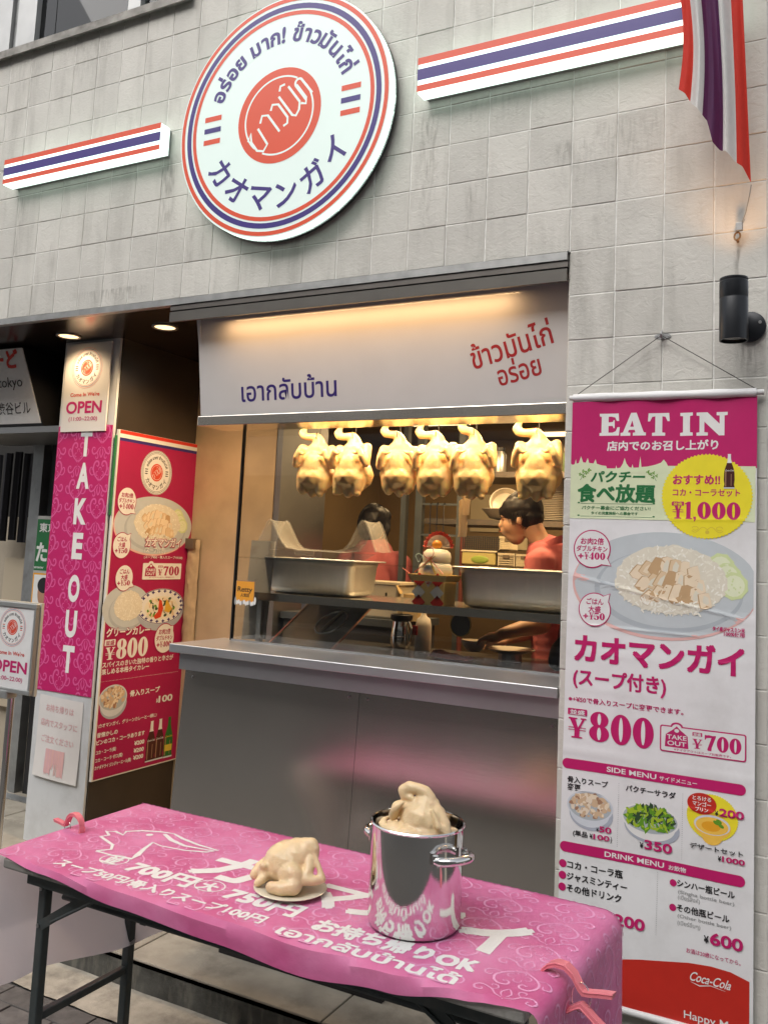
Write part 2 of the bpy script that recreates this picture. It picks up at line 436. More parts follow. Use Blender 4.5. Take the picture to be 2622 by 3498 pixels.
def logo(P, cx, cy, r, l0=2, disc=True, ringc=('signred', 'navy', 'signred'), txt='navy', thin=1.0):
    if disc: P.ell(cx, cy, r, r, 'white', l0, 96)
    for k, (a, c) in enumerate(zip((.985, .925, .865), ringc)):
        w = (.034 if k != 1 else .044)*thin; P.ring(cx, cy, r*(a-w), r*a, c, l0+1)
    P.ell(cx, cy, r*.395, r*.395, 'signred', l0+1, 64)
    P.ring(cx, cy, r*.315, r*.33, 'white', l0+2, 40, a0=R(60), a1=R(228)); P.ring(cx, cy, r*.315, r*.33, 'white', l0+2, 40, a0=R(245), a1=R(400))
    # monoline script across the disc
    u = r*.1; ca, sa = math.cos(R(38)), math.sin(R(38))
    def T(p): return [(cx+(x*ca-y*sa)*u, cy+(x*sa+y*ca)*u) for x, y in p]
    w = r*.02
    def arch(x, y0, y1, d): return [(x, y0), (x, y1-d)]+[(x+d-d*math.cos(R(k*20)), y1-d+d*math.sin(R(k*20))) for k in range(1, 9)]+[(x+2*d, y0)]
    def cup(x, y0, y1, d): return [(x, y1), (x, y0+d)]+[(x+d-d*math.cos(R(k*20)), y0+d-d*math.sin(R(k*20))) for k in range(1, 9)]+[(x+2*d, y1)]
    for p in ([(-3.3, .4), (-2.7, .8), (-3.1, .1)]+[(-3.1, -.9), (-2.7, -1.4), (-2.1, -1.2), (-2.0, .6)], [(-1.6, .8), (-1.1, 1.2), (-.7, .8), (-.7, -1.2)], [(-.3, .9), (.1, 1.2), (.5, .8), (.5, -.8), (.2, -1.2), (-.2, -1.1)],
              [(.9, 1.3), (.9, -1.0), (1.1, -1.3), (1.6, -1.1), (2.0, -.6), (2.0, 1.3)], [(1.2, 1.6), (1.5, 1.9), (1.9, 1.7)], [(2.0, -.8), (2.3, -1.2), (2.6, -.8), (2.6, .8)], arch(2.5, -.9, 1.1, .35)):
        P.line(T(p), w, 'white', l0+2)
    P.arc(['อ', 'ร่', 'อ', 'ย', ' ', 'ม', 'า', 'ก', '!', ' ', 'ข้', 'า', 'ว', 'มั', 'น', 'ไ', 'ก่'], cx, cy, r*.68, R(160), R(20), r*.135, txt, l0+1, .035)
    P.arc(list('カオマンガイ'), cx, cy, r*.67, R(205), R(335), r*.185, txt, l0+1, .02, inside=True, sx=.95)
    for sg in (-1, 1):
        for k, c in enumerate((ringc[0], txt, ringc[0])):
            P.rect(cx+sg*r*.66-r*.085, cy+r*(.10-.10*k)-r*.022, cx+sg*r*.66+r*.085, cy+r*(.10-.10*k)+r*.022, c, l0+1)
# ================================================================ SETTING
TL = .155
def zr(r): return 1.6+(8.7416-r)*TL
steel = mat('brushed_steel', (.80, .74, .66), .20, .97, var=.09, vscale=2.2, bump=.00012, bscale=12, bstretch=(1, 1, 40))
steel_d = mat('dull_steel', (.36, .36, .36), .42, 1, var=.08, vscale=5, bump=.0003, bscale=30, bstretch=(1, 1, 30))
chrome = mat('polished_steel', (.74, .73, .71), .08, 1, var=.05, vscale=6, rvar=.04, bump=.00006, bscale=60, bstretch=(1, 1, 8))
alum = mat('grey_aluminium', (.33, .34, .34), .45, .6, var=.1, vscale=9, dirt=(.12, .11, .10), dirt_amt=.5, dirt_scale=6)
white_p = mat('white_paint', (.62, .64, .65), .35, var=.03, dirt=(.36, .36, .35), dirt_amt=.45, dirt_scale=5)
dark_m = mat('bronze_metal', (.055, .040, .033), .22, .75, var=.15, vscale=4, rvar=.07)
beige_m = mat('beige_brushed_panel', (.52, .38, .23), .42, .1, var=.14, vscale=5, bump=.0004, bscale=30, bstretch=(40, 1, 1))
black_p = mat('black_plastic', (.018, .018, .02), .35, var=.1)
# ground: one street sheet out to the horizon
g = MB().box((-60, -60, -.3), (60, 20, -.012)); street = g.build('street', mat('asphalt', (.135, .13, .122), .9, var=.25, vscale=30, bump=.003, bscale=90)); tag(street, kind='structure')
pv = MB().box((-6, -9, -.04), (4, -.46, -.008)).build('pavement', mat('mortar_bed', (.10, .095, .09), .95, var=.2, vscale=40, bump=.002)); tag(pv, kind='structure')
pm = mat('paving_brick', (.135, .125, .118), .88, var=.22, vscale=22, bump=.0025, bscale=70, objvar=.16, dirt=(.05, .048, .045), dirt_amt=.6, dirt_scale=14)
bmk = MB().box((-.097, -.0475, -.03), (.097, .0475, 0), bev=.003); bme = None
cnt = 0
for j in range(16):
    for i in range(24):
        x = -2.3+i*.2+(.1 if j % 2 else 0); y = -.515-j*.1
        if x > .9 and y < -.9: continue
        if cnt >= 290: break
        if bme is None: o = bmk.build('brick', pm, pv); bme = o.data
        else: o = bpy.data.objects.new('brick', bme); S.collection.objects.link(o); o.parent = pv
        o.location = (x, y, random.uniform(-.0015, .0015)); o.rotation_euler = (random.uniform(-.008, .008), random.uniform(-.008, .008), random.uniform(-.01, .01)); cnt += 1
# gutter band of worn concrete and the raised porch behind its kerb
conc = mat('worn_concrete', (.44, .40, .33), .9, var=.22, vscale=14, bump=.004, bscale=45, dirt=(.10, .09, .08), dirt_amt=.75, dirt_scale=7)
gb = MB()
gb.grid(120, 5, lambda u, v: (-6+10*u, -.46+.22*v-(.012*mnoise.noise(Vector((u*90, 3, 0))) if v < .01 else 0), .004*mnoise.noise(Vector((u*60, v*4, 5)))))
tag(gb.build('gutter', conc, smooth=True), kind='structure')
porch = thing('porch_step', 'raised concrete porch step with a dark stained riser in front of the takeaway counter', 'step', (-1, -.25, 0))
MB().box((-6, -.262, -.1), (3, -.245, .098)).build('riser', mat('stained_concrete', (.085, .085, .075), .85, var=.45, vscale=12, bump=.004, bscale=50, dirt=(.30, .28, .23), dirt_amt=.55, dirt_scale=10, dstretch=(3, 1, .6)), porch)
MB().box((-6, -.245, -.1), (3, 4.6, .085)).build('base', mat('dark_mortar', (.07, .065, .06), .95), porch)
slabm = mat('porch_slab', (.36, .325, .265), .82, var=.16, vscale=9, bump=.0018, bscale=60, dirt=(.13, .115, .09), dirt_amt=.8, dirt_scale=4, objvar=.06)
for i in range(6):
    for (y0, y1) in ((-.262, .55), (.556, 1.4)):
        x0 = -4.228+i*.836
        MB().box((x0, y0, .08), (x0+.83, y1, .105), bev=.004).build('slab', slabm, porch)
# ---------------- the shop building
bld = thing('shop_building', 'shop front clad in square off-white textured tiles with an opening for the takeaway counter', 'building', (-.6, .1, 0))
tile_m = mat('textured_tile', (.585, .565, .515), .62, var=.05, vscale=7, bump=.0014, bscale=75, bstretch=(1, 1, 1.5), objvar=.075, dirt=(.25, .235, .205), dirt_amt=.5, dirt_scale=2.4, dstretch=(3.6, 1, .6))
# a second, coarser relief for the split-face look
def relief(m_, sc, dist, thr=.5):
    n, l = nt(m_); b = n['Principled BSDF']; old = b.inputs['Normal'].links[0].from_node
    srcv = [x for x in n if x.bl_idname == 'ShaderNodeMapping'][-1].inputs[0].links[0].from_socket
    nz = n.new('ShaderNodeTexNoise'); nz.inputs['Scale'].default_value = sc; nz.inputs['Detail'].default_value = 3; nz.inputs['Distortion'].default_value = 1.4; l.new(srcv, nz.inputs['Vector'])
    cr_ = n.new('ShaderNodeValToRGB'); cr_.color_ramp.elements[0].position = thr-.05; cr_.color_ramp.elements[1].position = thr+.05; l.new(nz.outputs[0], cr_.inputs[0])
    bp = n.new('ShaderNodeBump'); bp.inputs['Distance'].default_value = dist; l.new(cr_.outputs[0], bp.inputs['Height']); l.new(old.outputs[0], bp.inputs['Normal']); l.new(bp.outputs[0], b.inputs['Normal'])
relief(tile_m, 22, .0004)
grout = mat('pale_grout', (.82, .81, .77), .9, var=.1, vscale=40, dirt=(.10, .09, .08), dirt_amt=.45, dirt_scale=5, dstretch=(1, 1, 3))
zb, zt = zr(2), zr(-9)
wb = MB()
wb.box((-3.4, .0023, zb), (1.24, .3, zr(-7)-.03))                     # wall over the opening
wb.box((-3.4, .2, zr(-7)-.03), (1.24, .4, 4.75))
wb.box((.624, .0023, 0), (1.24, .3, zb))                        # pilaster by the banner
wb.build('wall', grout, bld)
tb = MB(); hw = TL/2-.0020; e = .0016
tb.loft([[(-hw, .012, -hw), (hw, .012, -hw), (hw, .012, hw), (-hw, .012, hw)], [(-hw, e, -hw), (hw, e, -hw), (hw, e, hw), (-hw, e, hw)],
         [(-hw+e, 0, -hw+e), (hw-e, 0, -hw+e), (hw-e, 0, hw-e), (-hw+e, 0, hw-e)]], cap1=True)
spots = []
sill_r = -7.1
for c in range(-22, 8):
    for r_ in range(-8, 18):
        x0 = c*TL; z1 = zr(r_); z0 = z1-TL
        if r_ >= 2 and c < 4: continue
        if z1 > zr(-7)+.01: continue
        # seen by the camera?
        d = Vector((x0+TL/2, 0, (z0+z1)/2))-cam.location
        u = d.dot(cr)/d.dot(cf)*3030+1311; v = 1553.3-d.dot(cu)/d.dot(cf)*3030
        if u < -160 or v < -160 or u > 2800 or v > 3700: continue
        spots.append((d.length, x0+TL/2, (z0+z1)/2))
spots.sort(); ti = None; rest = MB()
for k, (dd, x, z) in enumerate(spots):
    if k < 296:
        if ti is None: o = tb.build('tile', tile_m, bld, smooth=20, weld=False); ti = o.data
        else: o = bpy.data.objects.new('tile', ti); S.collection.objects.link(o); o.parent = bld
        if k == 0: ti.transform(Matrix.Translation(WL[bld.name]))
        o.location = Vector((x, random.uniform(-.0012, .0008), z))-WL[bld.name]
        o.rotation_euler = (random.uniform(-.005, .005), random.uniform(-.002, .002)+(PI if 0 else 0), random.uniform(-.005, .005))
    else:
        rest.add([(a+x, b, c2+z) for a, b, c2 in tb.v], tb.f)
if rest.v: tag(rest.build('tile', tile_m, bld, weld=False), kind='stuff')
# reveal tiles on the pilaster's return, inside the opening
for r_ in range(2, 18):
    z1 = zr(r_); MB().box((.6165, .012, z1-TL+.0018), (.6235, .297, z1-.0018)).build('tile', tile_m, bld)
# metal drip trim below the tiles
MB().box((-3.4, -.012, zb-.03), (.615, .02, zb-.002)).build('drip_trim', mat('trim_metal', (.40, .40, .39), .4, .8, var=.15, vscale=20), bld)
# soffit and inner faces of the entrance recess
MB().box((-3.4, .02, 2.615), (-1.0, 1.4, 2.64)).build('soffit', dark_m, bld)
MB().box((-1.135, .0, 2.60), (-1.0, .4, 2.625)).build('soffit', dark_m, bld)
MB().box((-3.0, 1.4, .105), (-1.79, 1.42, 2.62)).build('recess_wall', mat('dark_recess', (.05, .043, .038), .6), bld)
# pillar between the two shops
pil = MB().box((-2.182, .40, .105), (-1.80, 1.40, 2.615)).build('pillar', dark_m, bld)
MB().box((-2.186, .385, .105), (-1.80, .399, 2.615)).build('pillar_face', white_p, pil)
MB().box((-1.797, .40, .105), (-1.7905, 1.0, 2.615)).build('pillar_side', mat('bronze_side_panel', (.10, .082, .066), .30, .7, var=.12, vscale=4, rvar=.05), pil)
# beige panelled wall behind the counter end
bw = MB(); bw.box((-1.79, 1.0, .105), (-1.235, 1.03, 2.615)); bw.build('side_wall', beige_m, bld)
# upper window
UW = MB(); UW.box((-3.4, -.035, 4.03), (-1.13, .20, 4.055)); UW.box((-3.4, -.035, 4.015), (-1.13, -.028, 4.03))
UW.build('window_sill', mat('weathered_sill', (.30, .285, .26), .7, .2, var=.3, vscale=12, bump=.001, dirt=(.08, .07, .06), dirt_amt=.8, dirt_scale=12), bld)
fr = mat('white_window_frame', (.50, .50, .49), .4, .3, var=.08)
for x0, x1 in ((-2.63, -2.45), (-2.40, -2.26), (-1.61, -1.53), (-1.36, -1.30)):
    MB().box((x0, .07, 4.056), (x1, .13, 4.74)).build('window_frame', fr if x1-x0 > .1 or x0 > -1.7 else alum, bld)
MB().box((-2.445, .09, 4.056), (-2.41, .12, 4.74)).build('window_frame', alum, bld)
gm = glass('wired_pane', (.62, .75, .72), 1.3, .02)
for x0, x1 in ((-2.258, -2.145), (-2.14, -1.615), (-1.53, -1.2)):
    MB().box((x0, .10, 4.06), (x1, .104, 4.74)).build('window_pane', gm, bld)
wr = MB()
for k in range(34):
    x = -2.7+k*.045
    for sg in (-1, 1):
        a, b = Vector((x, .106, 4.06)), Vector((x+sg*.68, .106, 4.74))
        if min(a.x, b.x) < -2.25 and max(a.x, b.x) < -2.2: continue
        t0, t1 = 0, 1
        if b.x != a.x:
            ts = sorted(((-2.255-a.x)/(b.x-a.x), (-1.62-a.x)/(b.x-a.x))); t0, t1 = max(0, ts[0]), min(1, ts[1])
        if t1 > t0: wr.tube([a.lerp(b, t0), a.lerp(b, t1)], .0008, 3, caps=False)
tag(wr.build('wire_mesh', mat('wire_in_glass', (.25, .3, .28), .4, .5), bld), kind='stuff')
MB().box((-3.4, .45, 4.0), (-1.1, .47, 4.75)).build('curtain', mat('pale_curtain', (.42, .47, .44), .8, var=.1), bld)
MB().box((-2.26, .25, 4.056), (-2.0, .40, 4.30)).build('windowsill_box', mat('tan_board', (.38, .35, .24), .8), bld)
# interior shell of the kitchen
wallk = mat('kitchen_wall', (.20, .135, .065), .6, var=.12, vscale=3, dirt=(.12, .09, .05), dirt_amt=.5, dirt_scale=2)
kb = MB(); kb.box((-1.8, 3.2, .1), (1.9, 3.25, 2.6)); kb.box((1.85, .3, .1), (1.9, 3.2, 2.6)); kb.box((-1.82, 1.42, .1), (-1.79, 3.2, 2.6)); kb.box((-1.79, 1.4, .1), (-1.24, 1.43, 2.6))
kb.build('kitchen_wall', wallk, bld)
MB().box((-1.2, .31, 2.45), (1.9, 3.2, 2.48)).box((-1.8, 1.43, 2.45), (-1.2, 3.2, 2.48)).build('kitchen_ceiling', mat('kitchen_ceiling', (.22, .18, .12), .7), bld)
MB().box((-1.24, 1.0, .1), (-1.2, 1.45, 2.45)).build('kitchen_jamb', steel_d, bld)
# the building across the street, seen only as reflections
ob = thing('opposite_building', 'grey office building across the street', 'building', (0, -12, 0))
MB().box((-24, -13, -.1), (24, -12, 11)).build('wall', mat('opposite_render', (.46, .44, .41), .8, var=.1, vscale=1), ob)
MB().box((-24, -11.99, .1), (24, -11.9, 3.1)).build('shop_band', mat('opposite_dark', (.10, .095, .09), .5, var=.4, vscale=.8), ob)
owm = mat('opposite_window', (.05, .055, .06), .1)
for k in range(12):
    for z in (4.4, 7.6):
        MB().box((-22+k*3.8, -11.99, z), (-20+k*3.8, -11.95, z+1.6)).build('window', owm, ob)
# ================================================================ SIGNS ON THE FACADE
lit_white = emit('lit_white_acrylic', (.80, 1.0, .90), 1.0)
LIT = {}
def lit_ink(c):
    if c not in LIT:
        base = {'white': (.80, .93, .87), 'signred': (.72, .085, .035), 'navy': (.05, .03, .20)}[c]
        LIT[c] = mat('backlit_'+c, tuple(x*(.62 if c == 'white' else .8) for x in base), (.35), emis=.31 if c == 'white' else .17, emcol=base, var=.02)
    return LIT[c]
def xz(y): return lambda a, b, h: (a, y-h, b)
# round sign
sg = thing('round_sign', 'round backlit white sign with red and navy rings and a red centre disc', 'sign', (-.568, 0, 3.33))
cx, cz, rr = -.568, 3.331, .508
MB().lathe([(rr-.015, 0), (rr, .005), (rr, .03)], (cx, -.012, cz), 96, 'y', cap=True).build('back_plate', black_p, sg, smooth=True)
rim = MB().lathe([(rr-.004, .028), (rr, .034), (rr, .076), (rr-.003, .080)], (cx, 0, cz), 96, 'y'); rim.build('rim', lit_white, sg, smooth=True)
MB().lathe([(0, 0), (rr-.002, 0)], (cx, -.0805, cz), 96, 'y').build('face', lit_ink('white'), sg)
P = Print(.0004); logo(P, cx, cz, rr, 1, disc=False); P.build('lettering', sg, xz(-.081), lit_ink)
# the striped light boxes
def lightbox(x0, x1, z0, z1, label):
    t = thing('light_box', label, 'light box', ((x0+x1)/2, 0, z0), 'striped light boxes beside the round sign')
    MB().box((x0+.01, -.02, z0+.004), (x1-.01, 0, z1-.004)).build('backing', alum, t)
    MB().box((x0, -.08, z0), (x1, -.0205, z1), bev=.004).build('body', lit_white, t)
    P = Print(.0004); H = z1-z0
    for a, b, c in ((.80, 1.0, 'signred'), (.36, .68, 'navy'), (.04, .22, 'signred')): P.rect(x0-.001, z0+a*H, x1+.001, z0+b*H, c, 2)
    P.build('stripe_print', t, xz(-.0805), lit_ink)
    return t
lightbox(-2.195, -1.195, 3.296, 3.424, 'shorter backlit bar with red, white and navy stripes left of the round sign')
lightbox(.052, 1.16, 3.293, 3.431, 'longer backlit bar with red, white and navy stripes right of the round sign')
# flag
fl = thing('hanging_flag', 'striped red, white and navy flag hanging in folds at the top right corner', 'flag', (1.1, -.2, 3.4))
def flagp(u, v):
    zb_ = 3.00 if 0 else None
    # lower hem from the left corner to the long right tip
    hem = [(0, 3.05), (.1, 3.03), (.28, 2.965), (.42, 2.93), (.5, 2.86), (.62, 2.835), (.8, 2.80), (.9, 2.785), (1, 2.745)]
    for (a, za), (b, zb2) in zip(hem, hem[1:]):
        if u <= b+1e-9: z0 = za+(zb2-za)*(u-a)/(b-a); break
    z = z0+(3.75-z0)*v
    xl = 1.005+.012*math.sin(7*v)+.03*v*0; xr = 1.205-.035*v
    x = xl+(xr-xl)*u
    y = -.2+.016*math.sin(u*15+1.2*v)+.010*math.sin(u*31+2)*(1-v*.5)+.10*(1-v)*max(0, u-.5)
    return (x, y, z)
cuts = [0, .165, .36, .64, .82, 1]
for k, c in enumerate(('ink_red', 'ink_paper', 'ink_navy', 'ink_paper', 'ink_red')):
    ink(c[4:]); b = MB(); b.grid(10, 40, lambda u, v: flagp(cuts[k]+(cuts[k+1]-cuts[k])*u, v))
    mm = bpy.data.materials.get('flag_'+c[4:])
    if not mm:
        mm = mat('flag_'+c[4:], INK[c[4:]] if c != 'ink_navy' else (.05, .02, .09), .7, var=.05, vscale=50, bump=.0003, bscale=300)
        n, l = nt(mm); t_ = n.new('ShaderNodeBsdfTranslucent'); t_.inputs[0].default_value = (*(INK[c[4:]] if c != 'ink_navy' else (.25, .03, .10)), 1); mx = n.new('ShaderNodeMixShader'); mx.inputs[0].default_value = .35
        l.new(n['Principled BSDF'].outputs[0], mx.inputs[1]); l.new(t_.outputs[0], mx.inputs[2]); l.new(mx.outputs[0], n['Material Output'].inputs[0])
    b.build('stripe', mm, fl, smooth=True)
wire = MB().tube([(1.203, -.10, 2.75), (1.196, -.085, 2.72), (1.183, -.05, 2.685), (1.170, -.03, 2.662)], .0013, 6)
wm = wire.build('wire', steel_d, fl)
hk = thing('wall_eye_hook', 'small rusty eye hook with a grey wire clamp above the black wall lamp', 'hook', (1.155, 0, 2.63))
MB().box((1.152, -.034, 2.636), (1.172, -.022, 2.662), bev=.002).build('clamp', steel_d, hk)
rust = mat('rusty_brass', (.22, .13, .06), .5, .7, var=.4, vscale=90)
MB().tube([(1.155+.009*math.cos(a), -.018-.004*math.cos(a), 2.624+.012*math.sin(a)) for a in [2*PI*k/14 for k in range(14)]], .003, 6, closed=True).build('ring', rust, hk)
MB().tube([(1.155, 0, 2.612), (1.155, -.018, 2.612)], .004, 6).build('screw', rust, hk)
MB().tube([(1.172, -.028, 2.66), (1.178, -.03, 2.672)], .0012, 5).build('wire_end', steel_d, hk)
# wall lamp: black cylinder shining up (and down) the tiles
la = thing('wall_lamp', 'black cylindrical outdoor wall lamp on a round base at the right edge', 'lamp', (1.165, 0, 2.35))
blk = mat('satin_black_metal', (.022, .024, .028), .32, .3, var=.15, vscale=12, rvar=.08)
MB().lathe([(.0, .0), (.044, 0), (.047, .003), (.047, .012), (.044, .014), (0.0, .014)], (1.19, 0, 2.335), 36, 'y').build('base', blk, la, smooth=True)
MB().tube([(1.168, -.012, 2.345), (1.162, -.095, 2.345)], .014, 12).build('arm', blk, la)
lx, ly = 1.158, -.13
MB().lathe([(.036, 0), (.040, .0), (.0405, .004), (.0405, .125), (.0398, .127), (.0405, .129), (.0405, .176), (.0385, .178), (.0385, .181), (.0402, .183), (.0402, .188), (.034, .188), (.034, .16), (0, .16)], (lx, ly, 2.266), 40).build('body', blk, la, smooth=True)
MB().lathe([(0, 0), (.036, 0)], (lx, ly, 2.272), 24).build('lens', mat('dark_lens', (.03, .03, .03), .1), la)
for sx in (-1, 1): MB().lathe([(0, 0), (.005, .0), (.005, .002), (0, .002)], (1.19+sx*.03, -.014, 2.335+.012*sx), 10, 'y').build('screw', steel_d, la)
sl = bpy.data.lights.new('wall_lamp_light', 'SPOT'); sl.energy = 3.2; sl.color = (1, .55, .25); sl.spot_size = R(95); sl.spot_blend = .8; sl.shadow_soft_size = .03
slo = bpy.data.objects.new('wall_lamp_light', sl); S.collection.objects.link(slo); slo.location = (lx, ly, 2.46); slo.rotation_euler = (R(180), 0, 0); slo.parent = la; slo.location = Vector((lx, ly, 2.46))-WL[la.name]
# ---------------- the canopy beam and sloping fascia over the counter
bm_ = thing('canopy_beam', 'dark metal beam under the tiles over the counter window', 'beam', (-.25, 0, 2.55))
MB().box((-1.131, -.006, 2.592), (.616, .05, 2.612)).build('upper_band', mat('band_grey', (.17, .155, .14), .4, .6, var=.12), bm_)
MB().box((-1.131, .004, 2.585), (.614, .05, 2.592)).build('shadow_gap', black_p, bm_)
MB().box((-1.131, -.008, 2.542), (.614, .004, 2.585)).build('lower_band', mat('band_grey'[:]+'_lower', (.15, .14, .125), .38, .6, var=.1), bm_)
MB().box((-1.125, .05, 2.60), (.614, .30, 2.614)).build('top_plate', dark_m, bm_)
fs = thing('fascia_sign', 'sloping glossy white fascia panel with navy and red Thai lettering above the window', 'sign', (-.2, .1, 2.1))
ft0, fb0 = (.075, 2.575), (.14, 2.150)         # (y,z) at top and bottom of the panel
def fpt(x, t, off=0): 
    y = ft0[0]+(fb0[0]-ft0[0])*t; z = ft0[1]+(fb0[1]-ft0[1])*t
    return (x, y-off*.974, z-off*.226)
fpm = mat('glossy_white_panel', (.60, .59, .58), .16, var=.02, coat=.3)
p8 = lambda x0, x1, t0, t1, d0, d1: [fpt(x0, t1, d0), fpt(x1, t1, d0), fpt(x1, t1, d1), fpt(x0, t1, d1), fpt(x0, t0, d0), fpt(x1, t0, d0), fpt(x1, t0, d1), fpt(x0, t0, d1)]
MB().hexa(p8(-1.045, .614, 0, 1, -.012, 0)).build('panel', fpm, fs)
MB().box((-1.052, .128, 2.108), (.614, .165, 2.150), bev=.003).build('bottom_rail', steel, fs)
MB().box((-1.045, .165, 2.11), (.614, .31, 2.122)).build('underside', steel, fs)
MB().hexa([(-1.045, .17, 2.12), (-1.03, .17, 2.12), (-1.03, .31, 2.12), (-1.045, .31, 2.12), (-1.045, .06, 2.6), (-1.03, .06, 2.6), (-1.03, .31, 2.6), (-1.045, .31, 2.6)]).build('end_plate', white_p, fs)
def fx(z): return (ft0[1]-z)/(ft0[1]-fb0[1])
for t_, x_, z_, h_, c_, w_, bo, ro in (('เอากลับบ้าน', -.823, 2.206, .062, 'navy', .47, .012, .012), ('ข้าวมันไก่', .235, 2.283, .060, 'fasciared', .315, .014, .25), ('อร่อย', .335, 2.218, .055, 'fasciared', .165, .014, .22)):
    P = Print(.0004); P.text(t_, x_, z_, h_, c_, w=w_, bold=bo, rot=ro, ref=.56); P.build('lettering', fs, lambda a, b, h: fpt(a, fx(b), .0002+h*.3))
# strip lamp tucked behind the beam, washing down the panel
sa = bpy.data.lights.new('fascia_strip_light', 'AREA'); sa.shape = 'RECTANGLE'; sa.size = 1.28; sa.size_y = .02; sa.energy = 2.0; sa.color = (1, .60, .28)
sao = bpy.data.objects.new('fascia_strip_light', sa); S.collection.objects.link(sao); sao.location = Vector((-.24, .022, 2.546)); sao.rotation_euler = (R(7), 0, 0)
sao.parent = bm_; sao.location -= WL[bm_.name]
# downlights in the soffit
for k, (x, y, lab) in enumerate(((-2.036, .263, 'round recessed downlight left, above the white pillar'), (-1.413, .276, 'round recessed downlight right, nearer the canopy beam'))):
    t = thing('downlight', lab, 'ceiling light', (x, y, 2.61), 'lit downlights in the dark soffit')
    MB().lathe([(.046, 0), (.060, -.001), (.062, -.004), (.060, -.007), (.050, -.006), (.046, .002)], (x, y, 2.615), 32).build('rim', steel_d, t, smooth=True)
    MB().lathe([(0, 0), (.05, 0)], (x, y, 2.6115), 24).build('lens', emit('warm_lens', (1, .70, .36), 1.6), t)
    sp = bpy.data.lights.new('downlight_lamp', 'SPOT'); sp.energy = (7, 34)[k]; sp.color = (1, .70, .40); sp.spot_size = R(150); sp.spot_blend = .6; sp.shadow_soft_size = .05
    o = bpy.data.objects.new('downlight_lamp', sp); S.collection.objects.link(o); o.parent = t; o.location = (0, 0, -.01)

# dark drip stains left on the tiles
stn = bpy.data.materials.new('drip_stain'); stn.use_nodes = True; n, l = nt(stn); pbs = n['Principled BSDF']; pbs.inputs['Base Color'].default_value = (.10, .085, .065, 1); pbs.inputs['Roughness'].default_value = .9
tcx = n.new('ShaderNodeTexCoord'); mpx = n.new('ShaderNodeMapping'); mpx.inputs['Scale'].default_value = (60, 1, 9); l.new(tcx.outputs['Object'], mpx.inputs[0]); nzx = n.new('ShaderNodeTexNoise'); nzx.inputs['Scale'].default_value = 1.6; nzx.inputs['Detail'].default_value = 6; l.new(mpx.outputs[0], nzx.inputs['Vector'])
at = n.new('ShaderNodeAttribute'); at.attribute_name = 'fade'; mrx = n.new('ShaderNodeMapRange'); mrx.inputs[1].default_value = .42; mrx.inputs[2].default_value = .72; l.new(nzx.outputs[0], mrx.inputs[0]); mu = n.new('ShaderNodeMath'); mu.operation = 'MULTIPLY'; l.new(mrx.outputs[0], mu.inputs[0]); l.new(at.outputs['Fac'], mu.inputs[1]); l.new(mu.outputs[0], pbs.inputs['Alpha'])
def stain(x, z, w, h, k_, flip=False):
    b = MB(); b.grid(6, 10, lambda u, v: (x-w/2+w*u, -.0022, z-h*v)); o = b.build('stain', stn, bld)
    a = o.data.attributes.new('fade', 'FLOAT', 'POINT'); off = WL[bld.name]
    for i, v in enumerate(o.data.vertices):
        uu = (v.co.x+off.x-x)/w*2; vv = (z-v.co.z-off.z)/h; a.data[i].value = k_*max(0, 1-uu*uu)*(1-vv)*min(1, vv*8+.15)
for x, z, w, h, k_ in ((-1.20, 3.30, .10, .55, .9), (-.98, 3.25, .06, .7, .5), (.07, 3.29, .09, .62, .75), (-1.05, 2.98, .05, .35, .5), (.62, 3.05, .16, .20, .6), (1.155, 2.60, .03, .17, 1.0), (1.19, 2.29, .10, .16, .9), (-2.15, 3.29, .08, .5, .6), (-.55, 2.87, .28, .22, .35), (.931, 2.31, .04, .12, .5), (-1.5, 2.73, .5, .07, .8), (-1.75, 4.0, .4, .35, .4), (-2.2, 4.0, .3, .35, .45), (.37, 3.28, .5, .2, .3), (.8, 3.1, .3, .28, .5), (-1.9, 3.0, .05, .4, .5), (.25, 2.95, .05, .3, .45)): stain(x, z, w, h, k_*.6)
# ================================================================ HANGING MENU BANNER
def wob(x, z):
    t = max(0, min(1, (2.12-z)/.25))
    a = .0035*math.sin(x*38+z*3)*math.exp(-(2.12-z)*7)+.0028*math.sin(x*9+z*4.1)+.0022*math.sin(x*4-z*6.3)+.004*mnoise.noise(Vector((x*5, z*4, 2)))
    cre = 0
    for (zc, sl_, w, am) in ((1.50, -.20, .006, .0022), (1.395, -.02, .005, .0018), (1.315, .03, .004, .0016), (1.20, -.02, .004, .0016), (1.00, -.03, .006, .0022), (.89, .0, .005, .0016), (1.74, .02, .006, .001)):
        cre += am*math.exp(-((z-zc-sl_*(x-.93))/w)**2)
    return a+cre
BY = -.022
def bfn(a, b, h): return (a, BY-wob(a, b)-h, b)
bn = thing('menu_banner', 'tall EAT IN menu banner with magenta top hanging on the tiled pillar', 'banner', (.93, BY, 2.13))
bx0, bx1 = .650, 1.213
fabric = mat('banner_vinyl', (.76, .755, .76), .42, var=.02, vscale=12, bump=.0004, bscale=40, dirt=(.42, .40, .38), dirt_amt=.32, dirt_scale=5)
def slantx(x, z): return x-(2.1-z)*.006
gb = MB().grid(44, 150, lambda u, v: bfn(slantx(bx0+(bx1-bx0)*u, .285+1.835*v), .285+1.835*v, 0)); gb.build('fabric', fabric, bn, smooth=70)
MB().tube([(.640, -.024, 2.134), (1.232, -.024, 2.129)], .0085, 12).build('top_rod', mat('white_plastic', (.70, .70, .69), .4), bn, smooth=True)
sl_ = MB().tube([(.652+.0559*k, -.024, 2.1335-.0005*k) for k in range(11)], [.0125+.002*((k*7) % 3)/2 for k in range(11)], 14); sl_.build('rod_sleeve', fabric, bn, smooth=True)
